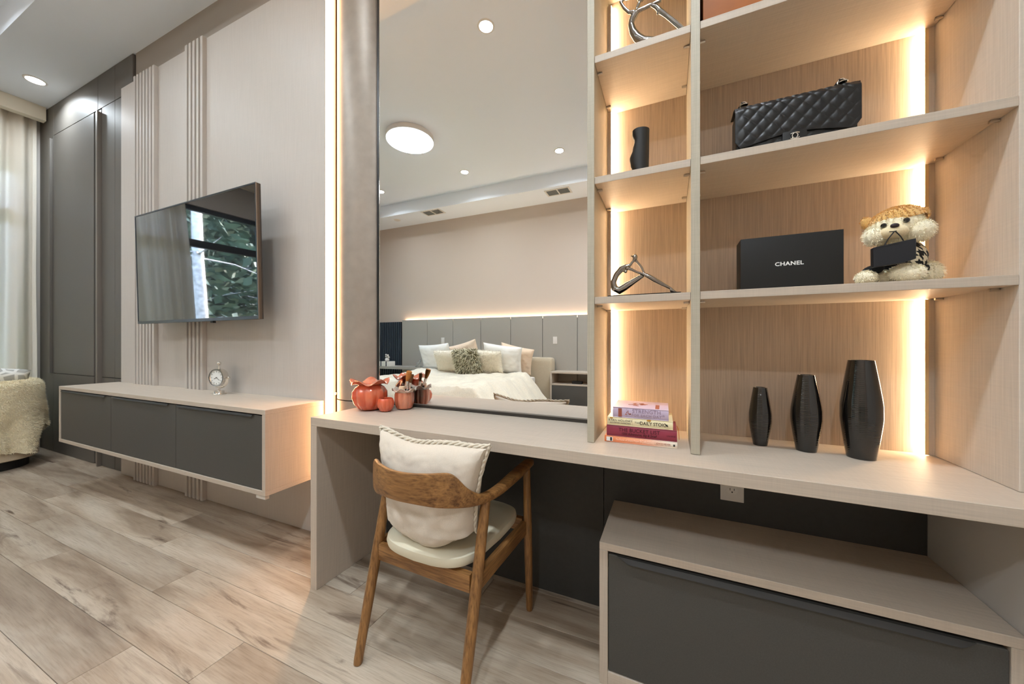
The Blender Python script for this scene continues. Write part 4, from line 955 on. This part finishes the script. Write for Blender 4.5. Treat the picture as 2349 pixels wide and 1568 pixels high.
M_TOYBAG = plain('soft_black_vinyl', srgb(28, 30, 36), .35)
mbt = MB().prism([(.466, 1.279), (.522, 1.286), (.543, 1.2935), (.543, 1.343), (.519, 1.3385), (.4655, 1.3285)], 1.170, 1.186, lambda a, b, y: (a, y, b))
mbt.build('pouch', M_TOYBAG, tb, bevel=.002, seg=3)
B(.4665, .5195, 1.1690, 1.1697, 1.3255, 1.3275).move(lambda x, y, z: (x, y, z + (x - .4665) * .19)).build('top_hem', M_TOYBAG, tb)
for a, b in (((.489, 1.3335), (.5060, 1.3655)), ((.524, 1.3405), (.5075, 1.3655))):
    MB().tube([(a[0], 1.178, a[1]), ((a[0] + b[0]) / 2 + (.002 if a[0] > .5 else -.002), 1.1762, (a[1] + b[1]) / 2 - .001), (b[0], 1.1742, b[1])], .0012, 6).build('strap', M_TOYBAG, tb, smooth=True)

# ------------------------------------------------------------------ desk clock on the console
ck = thing('table_clock', (-2.612, 1.262, CZ1), 'small silver gimbal clock standing on the media console', 'clock')
KX, KY, KZ = -2.612, 1.262, CZ1 + .0003
na = Vector((.25, -.968, 0)).normalized(); sd = Vector((-na.y, na.x, 0))
MB().lathe([(0, 0), (.037, 0), (.038, .003), (.036, .006), (.028, .007), (.027, .009), (.027, .021), (.025, .023), (.010, .024)], 40, (KX, KY, KZ)).build('base', M_CHROME, ck, smooth=True)
MB().tube([(KX, KY, KZ + .022), (KX, KY, KZ + .034), (KX, KY, KZ + .044)], [.0075, .0070, .0085], 6).build('stem', M_CHROME, ck)
kc = Vector((KX, KY, KZ + .106))
yk = [kc + sd * math.cos(a) * .064 + Vector((0, 0, math.sin(a) * .064)) for a in [math.pi + i * math.pi / 24 for i in range(25)]]
MB().tube(yk, [(.0045, .009)] * 25, 10).build('yoke', M_CHROME, ck, smooth=True)
rotf = na.to_track_quat('Z', 'Y').to_matrix()
MB().lathe([(0, -.02), (.050, -.02), (.054, -.017), (.054, .014), (.056, .017), (.055, .021), (.048, .021), (.046, .016), (0, .016)], 48, kc, axis=rotf).build('case', M_CHROME, ck, smooth=True)
dl = MB().lathe([(0, .0162), (.0455, .0162), (.0455, .0166), (0, .0166)], 40, kc, axis=rotf).build('dial', plain('white_dial', srgb(236, 236, 232), .3), ck, smooth=True)
up = Vector((0, 0, 1))
for k in range(12):
    a = k * math.pi / 6; d = sd * math.sin(a) + up * math.cos(a); p = kc + na * .0170; MB().tube([p + d * .034, p + d * .042], .0011, 6).build('hour_mark', ink_b, dl)
for a, L, r in ((-2.0, .02, .0014), (2.2, .028, .0011)):
    d = sd * math.sin(a) + up * math.cos(a); p = kc + na * .0174; MB().tube([p - d * .005, p + d * L], r, 6).build('clock_hand', ink_b, dl)
for s in (-1, 1): MB().ball(kc + sd * s * .072, .0085, 16, 10).tube([kc + sd * s * .054, kc + sd * s * .072], .004, 10).build('pivot_knob', M_CHROME, ck, smooth=True)
MB().tube([kc + up * .053, kc + up * .066, kc + up * .074, kc + up * .080], [.008, .005, .0045, .008], 14).ball(kc + up * .090, .0115, 16, 10).build('finial', M_CHROME, ck, smooth=True)

# ------------------------------------------------------------------ bed wall (seen in the mirror)
hbp = thing('headboard_panelling', BED(-2.3, 5.72, 0), 'row of tall grey wall panels behind the bed with light along the top', 'wall panel')
M_GREYP = plain('grey_panel_laminate', srgb(168, 163, 154), .5, bump=.05, bscale=300)
JX = [-4.985, -4.359, -3.767, -3.167, -2.571, -1.976, -1.38, -.785, -.19, .405]
for i in range(len(JX) - 1): B(JX[i] + .004, JX[i + 1] - .004, 5.712, 5.695, 0, 1.55).build('panel', M_GREYP, hbp, xf=BED, bevel=.001, seg=1)
B(JX[0] + .004, JX[-1], 5.748, 5.714, 0, 1.515).build('backer', plain('panel_joint_dark', srgb(60, 58, 56), .7), hbp, xf=BED)
B(-4.93, JX[-1], 5.746, 5.716, 1.5155, 1.5185).build('light_strip', emit('headboard_led', (1.0, .74, .52), LED_HEAD), hbp, xf=BED)
ds = thing('slatted_panelling', BED(-5.49, 5.72, 0), 'dark blue-black slatted wall panel at the window end of the bed wall', 'wall panel')
B(-5.985, -4.99, 5.748, 5.735, 0, 1.52).build('backing_board', M_BLACKGAP, ds, xf=BED)
M_NAVY = plain('blue_black_slat', srgb(52, 60, 70), .45)
sl0 = None
for k in range(20):
    x = -5.97 + k * .0482
    if sl0 is None: sl0 = B(x, x + .028, 5.7345, 5.705, 0, 1.52).build('slat', M_NAVY, ds, xf=BED)
    else: copy_piece(sl0, ds, BED(x + .014, 5.7198, 0))
for x, z, lb in ((-1.754, 1.134, 'white wall switch on the panel right of the bed in the mirror'), (-3.99, 1.132, 'white wall switch on the panel left of the bed pillows in the mirror')):
    t = thing('wall_switch', BED(x, 5.69, z - .06), lb, 'switch')
    B(x - .036, x + .036, 5.6948, 5.689, z - .06, z + .06).build('plate', M_WHITEPL, t, xf=BED, bevel=.002)
    B(x - .017, x + .017, 5.6888, 5.686, z - .034, z + .034).build('rocker', M_WHITEPL, t, xf=BED, bevel=.001)
# bed
bd = thing('bed', BED(-2.98, 4.6, 0), 'wide upholstered bed with rounded headboard seen in the mirror', 'bed')
M_UPH = fabric('beige_boucle', srgb(196, 182, 158), 160, .5)
B(-4.22, -1.743, 5.69, 5.50, 0.0, .85).build('headboard', M_UPH, bd, xf=BED, bevel=.094, seg=6)
B(-4.12, -1.95, 5.49, 3.45, .07, .30).build('base', M_UPH, bd, xf=BED, bevel=.03, seg=3)
B(-3.95, -2.12, 5.35, 3.6, 0, .07).build('plinth', M_BLACKMATTE, bd, xf=BED)
B(-4.05, -2.02, 5.48, 3.50, .301, .53).build('mattress', fabric('white_mattress', srgb(232, 228, 220), 400, .2), bd, xf=BED, bevel=.05, seg=4)
def duvet(u, v):
    x = -4.42 + 2.72 * u; cc = 3.28 + 1.86 * v
    ex = max(0, x - (-2.06), -4.0 - x); ec = max(0, 3.52 - cc)
    drop = 0; 
    e = math.hypot(ex, ec)
    top = .588 + .040 * nz(x * 2.1, cc * 2.1) + .026 * nz(x * 4.6 + cc * 2, cc * 5, 3) + .016 * abs(nz(x * 9 - cc * 4, cc * 8, 5)) + .006 * nz(x * 22, cc * 19, 6)
    if e > 0:
        k = min(1, e / .36); fold = 1 + .35 * nz(x * 7, cc * 7, 8) + .25 * math.sin(cc * 16 + x * 3)
        z = top - .02 * k - .40 * (k ** 1.35); 
        sx = (1 if x > -3 else -1)
        if ex > 0: x = (-2.06 if sx > 0 else -4.0) + sx * (ex * (.86 + .20 * fold * k))
        if ec > 0: cc = 3.52 - ec * (.5 + .14 * fold * k)
    else: z = top
    lift = max(0, v - .86) / .14
    z += .03 * lift * math.sin(u * 9)
    return BED(x, cc, z)
M_SATIN = fabric('ivory_satin', srgb(236, 226, 206), 90, .12, .42, .4)
dv = tag(MB().grid(duvet, 150, 110).build('duvet', M_SATIN, smooth=True, recalc=False), 'rumpled ivory duvet spread over the bed', 'bedding')
so = dv.modifiers.new('thickness', 'SOLIDIFY'); so.thickness = .02; so.offset = 1.0
M_PIL = fabric('white_pillow', srgb(240, 238, 232), 300, .15); M_PEACH = fabric('peach_pillow', srgb(238, 214, 188), 300, .15); M_FLUFF = fabric('ivory_fluff', srgb(240, 232, 214), 200, .5)
def bedpillow(x, cc, z, w, h, t, lean, roll, m, label, name='pillow', fuzz=None, seed=0, yaw=0, cat='pillow'):
    mt = place(BED(x, cc, z), lean, roll, yaw + 180)
    mbp = pillow(w, h, t, mt, 34, .012, seed)
    o = mbp.build(name, m, smooth=True, clean=True); tag(o, label, cat, 'pillows on the bed')
    if fuzz:
        L, n, mm, wd_ = fuzz; cen = Vector(BED(x, cc, z)); FUR_STEP[0] = .02
        s = [(p, (nn if nn.dot(p - cen) > 0 else -nn)) for p, nn in samples(mbp)]
        f = fur('shag', s, mm, o, L, wd_, n, .35, .8, seed + 1)
    return o
bedpillow(-3.30, 5.37, .87, .62, .46, .15, 12, 14, M_PEACH, 'peach edged pillow rising behind the shaggy cushion', seed=1)
bedpillow(-2.33, 5.38, .83, .60, .44, .13, 10, -12, M_PEACH, 'peach pillow tucked behind the right white pillow', seed=2)
bedpillow(-3.80, 5.22, .83, .66, .50, .17, 16, 4, M_PIL, 'big white pillow at the window end of the bed', seed=3)
bedpillow(-2.50, 5.22, .83, .70, .48, .17, 16, -7, M_PIL, 'big ivory pillow with dark piped corner at the bed right', seed=4)
bedpillow(-3.44, 5.06, .79, .50, .38, .14, 20, 3, M_FLUFF, 'fluffy ivory cushion left of the shaggy cushion', fuzz=(.028, 5000, M_FLUFF, .0016), seed=5)
bedpillow(-2.66, 5.06, .79, .46, .38, .14, 20, -3, M_FLUFF, 'fluffy ivory cushion right of the shaggy cushion', fuzz=(.028, 5000, M_FLUFF, .0016), seed=6)
m1 = plain('olive_shag', srgb(112, 104, 72), .8); m2_ = plain('ivory_shag', srgb(236, 230, 204), .8)
sh = bedpillow(-2.98, 4.90, .785, .42, .40, .13, 22, 2, m1, 'shaggy olive and ivory cushion in the middle of the bed', fuzz=(.055, 2600, m1, .0055), seed=7)
FUR_STEP[0] = .02; mt = place(BED(-2.98, 4.90, .785), 22, 2, 180); mbp = pillow(.42, .40, .13, mt, 34, .012, 7); cen = Vector(BED(-2.98, 4.90, .785))
fur('shag', [(p, (nn if nn.dot(p - cen) > 0 else -nn)) for p, nn in samples(mbp)], m2_, sh, .062, .0055, 3400, .35, .8, 21)
mp_, ntp, bp_ = nodes_of('diamond_print'); tcp = N(ntp, 'ShaderNodeTexCoord'); vo = N(ntp, 'ShaderNodeTexVoronoi', Scale=26.0); vo.feature = 'DISTANCE_TO_EDGE'; ntp.links.new(tcp.outputs['Object'], vo.inputs['Vector'])
rp = ramp(ntp, [(.04, srgb(70, 76, 82)), (.09, srgb(236, 234, 230))]); ntp.links.new(vo.outputs['Distance'], rp.inputs[0]); ntp.links.new(rp.outputs[0], bp_.inputs['Base Color']); bp_.inputs['Roughness'].default_value = .85
def bthrow(u, v):
    x = -4.30 + .80 * u; cc = 3.16 + .46 * v; p = duvet((x + 4.42) / 2.72, (cc - 3.28) / 1.86); return (p[0], p[1], p[2] + .032)
bt = tag(MB().grid(bthrow, 40, 24).build('bed_blanket', mp_, smooth=True, recalc=False), 'white blanket with dark diamond print over the bed foot', 'blanket')
so = bt.modifiers.new('thickness', 'SOLIDIFY'); so.thickness = .008; so.offset = 1.0
# bedside pieces
fs_ = tag(B(-5.985, -4.235, 5.704, 5.33, .582, .630).build('floating_shelf', M_GREYP, xf=BED, bevel=.002), 'pale floating bedside shelf at the window end of the bed', 'shelf')
gx = BED(-5.14, 5.45, .6305)
pb = thing('present_box', gx, 'white present box with dark ribbons on the bedside shelf', 'box')
MB().box(gx[0] - .12, gx[0] + .12, gx[1] - .09, gx[1] + .09, .6305, .725).build('carton', M_PIL, pb, bevel=.002)
for dx_ in (-.075, .06): MB().box(gx[0] + dx_ - .012, gx[0] + dx_ + .012, gx[1] - .092, gx[1] + .092, .6305, .727).build('ribbon', plain('navy_ribbon', srgb(38, 40, 58), .5), pb)
fg = thing('white_ornament', (gx[0], gx[1], .7275), 'small white blossom ornament standing on the present box', 'ornament')
MB().lathe([(0, 0), (.03, 0), (.045, .02), (.04, .05), (.025, .065), (0, .066)], 20, (gx[0], gx[1], .7275)).build('pot', M_WHITEPL, fg, smooth=True)
for k, (a, b, z) in enumerate(((-.03, 0, .09), (.03, .01, .10), (0, -.02, .115), (.045, 0, .075), (-.01, .02, .125))): MB().ball((gx[0] + a, gx[1] + b, .7275 + z), .019, 10, 8).tube([(gx[0], gx[1], .7275 + .05), (gx[0] + a, gx[1] + b, .7275 + z)], .003, 6).build('blossom', M_WHITEPL, fg, smooth=True)
cgx = BED(-4.36, 5.45, .6305)
M_CRY = plain('crystal', (.95, .96, .96), .02, trans=.9, ior=1.5)
cr = thing('crystal_ornament', cgx, 'clear crystal ornament on the bedside shelf next to the pillows', 'ornament')
MB().box(cgx[0] - .06, cgx[0] + .06, cgx[1] - .04, cgx[1] + .04, .6305, .645).build('base', M_CRY, cr, bevel=.003)
MB().tube([(cgx[0] - .05, cgx[1], .646), (cgx[0] - .03, cgx[1], .69), (cgx[0] + .01, cgx[1], .72), (cgx[0] + .035, cgx[1], .76), (cgx[0] + .03, cgx[1], .775)], [.016, .024, .02, .014, .008], 12).tube([(cgx[0] + .05, cgx[1], .646), (cgx[0] + .045, cgx[1], .70), (cgx[0] + .03, cgx[1], .745)], [.014, .016, .012], 12).build('figure', M_CRY, cr, smooth=True)
ns = thing('nightstand', BED(-1.36, 5.5, 0), 'open-top bedside cabinet with charcoal drawer at the bed right', 'nightstand')
NX0, NX1, NF, NB = -1.723, -1.0, 5.33, 5.692
B(NX0, NX1, NB, NF, .610, .635).build('top_board', M_LAMX, ns, xf=BED, bevel=.001); B(NX0, NX1, NB, NF, .425, .448).build('shelf_board', M_LAMX, ns, xf=BED, bevel=.001)
for a in (NX0, NX1 - .024): B(a, a + .024, NB, NF, .0, .6098).build('side_panel', M_LAM, ns, xf=BED, bevel=.001)
B(NX0 + .026, NX1 - .026, NF + .02, NF + .002, .05, .422).build('drawer_front', M_DARK, ns, xf=BED, bevel=.001)
B(NX0 + .0245, NX1 - .0245, NB, NF + .03, .02, .42).build('drawer_box', M_BLACKGAP, ns, xf=BED)
tag(MB().add(B(-1.40, -1.24, 5.50, 5.42, .4485, .49).move(BED).v, B(0, 1, 0, 1, 0, 1).f).build('camera_case', M_BLACKMATTE, bevel=.014, seg=3), 'small black case inside the open bedside cabinet', 'case')

# ------------------------------------------------------------------ sofa by the window with a sheepskin throw
sf = thing('sofa', (-5.42, .1, 0), 'low cream sofa with rounded end standing by the curtain', 'sofa')
M_SOFA = fabric('cream_sofa', srgb(214, 198, 172), 220, .3)
SCX, SCY, SR, SX0, SY0 = -5.38, .88, .28, -5.74, -1.0
def outline(off):
    r = SR - off; pts = [(SX0 + off, SY0 + off), (SCX + r, SY0 + off)]
    pts += [(SCX + r * math.cos(a), SCY + r * math.sin(a)) for a in [i * math.pi / 2 / 14 for i in range(15)]]
    pts += [(SX0 + off, SCY + r)]; return pts
MB().prism(outline(.055), 0, .08).build('plinth', M_BLACKMATTE, sf)
MB().prism(outline(.0), .081, .40).build('base', M_SOFA, sf, bevel=.018, seg=3)
def ring(off0, off1, z0, z1):
    A, Bq = outline(off0)[1:], outline(off1)[1:]; mb = MB(); n = len(A)
    vs = [(a[0], a[1], z0) for a in A] + [(b[0], b[1], z0) for b in Bq] + [(a[0], a[1], z1) for a in A] + [(b[0], b[1], z1) for b in Bq]; fs = []
    for i in range(n - 1): fs += [(i, i + 1, n + i + 1, n + i), (2 * n + i, 3 * n + i, 3 * n + i + 1, 2 * n + i + 1), (i, 2 * n + i, 2 * n + i + 1, i + 1), (n + i, n + i + 1, 3 * n + i + 1, 3 * n + i)]
    fs += [(0, n, 3 * n, 2 * n), (n - 1, 3 * n - 1, 4 * n - 1, 2 * n - 1)]; return mb.add(vs, fs)
ring(.0, .20, .401, .735).build('backrest', M_SOFA, sf, bevel=.05, seg=4)
MB().prism([(SX0 + .005, SY0 + .02), (SCX + SR - .21, SY0 + .02), (SCX + SR - .21, .66), (SX0 + .005, .66)], .401, .47).build('seat_cushion', M_SOFA, sf, bevel=.025, seg=3)
M_WOOL = fabric('sheepskin', srgb(250, 236, 206), 120, .3, .95, .5)
th = thing('sheepskin_throw', (-5.13, .9, .15), 'cream sheepskin throw draped over the sofa end', 'throw')
PATH = [(SCX + SR, y) for y in [.30 + .05 * i for i in range(12)]] + [(SCX + SR * math.cos(a), SCY + SR * math.sin(a)) for a in [i * math.pi / 2 / 16 for i in range(17)]] + [(SCX - .05 * i, SCY + SR) for i in range(1, 5)]
def throw_fn(u, v):
    f = u * (len(PATH) - 1); i = min(int(f), len(PATH) - 2); t = f - i
    p = Vector(PATH[i]).lerp(Vector(PATH[i + 1]), t); d = (Vector(PATH[i + 1]) - Vector(PATH[i])).normalized(); n = Vector((d.y, -d.x))
    bottom = .26 + .10 * math.sin(u * 9.5 + .6) - .13 * math.exp(-((u - .60) / .09) ** 2) + .05 * nz(u * 12, 1)
    w = .022 + .012 * nz(u * 7, v * 6)
    L = v * 1.0
    if L < .22: off = -.21 + (L / .22) * .17; z = .758 - .02 * (1 - L / .22)
    elif L < .34: k = (L - .22) / .12; a = k * math.pi / 2; off = -.04 + .04 * math.sin(a) ; z = .758 - .05 * (1 - math.cos(a))
    else: k = (L - .34) / .66; z = .708 - (.708 - bottom) * k; off = 0 + .018 * k * (1 + nz(u * 10, 4)) + .014 * math.sin(u * 21 + k * 2) * k
    q = p + n * (off + w); return (q.x, q.y, z + .012 * nz(u * 8, v * 8, 6))
tmb = MB().grid(throw_fn, 96, 60); to = tmb.build('hide', M_WOOL, th, smooth=True, recalc=False)
FUR_STEP[0] = .016
cen = Vector((SCX - .1, .6, .5)); tsm = [(p, (nn if nn.dot(p - cen) > 0 else -nn)) for p, nn in samples(tmb)]
fur('fleece', tsm, M_WOOL, th, .020, .0013, 22000, .5, .9, 3)
ml_, ntl, bl_ = nodes_of('lattice_print'); tcl = N(ntl, 'ShaderNodeTexCoord'); vl = N(ntl, 'ShaderNodeTexVoronoi', Scale=15.0); vl.feature = 'DISTANCE_TO_EDGE'; ntl.links.new(tcl.outputs['Object'], vl.inputs['Vector'])
rl_ = ramp(ntl, [(.10, srgb(232, 230, 224)), (.16, srgb(176, 174, 168))]); ntl.links.new(vl.outputs['Distance'], rl_.inputs[0]); ntl.links.new(rl_.outputs[0], bl_.inputs['Base Color']); bl_.inputs['Roughness'].default_value = .85
pc = pillow(.46, .46, .16, place((-5.47, .90, .69), 38, 8, 68), 34, .008, 9)
tag(pc.build('sofa_cushion', ml_, smooth=True, clean=True), 'grey and white leaf-print cushion lying on the sofa end', 'cushion')
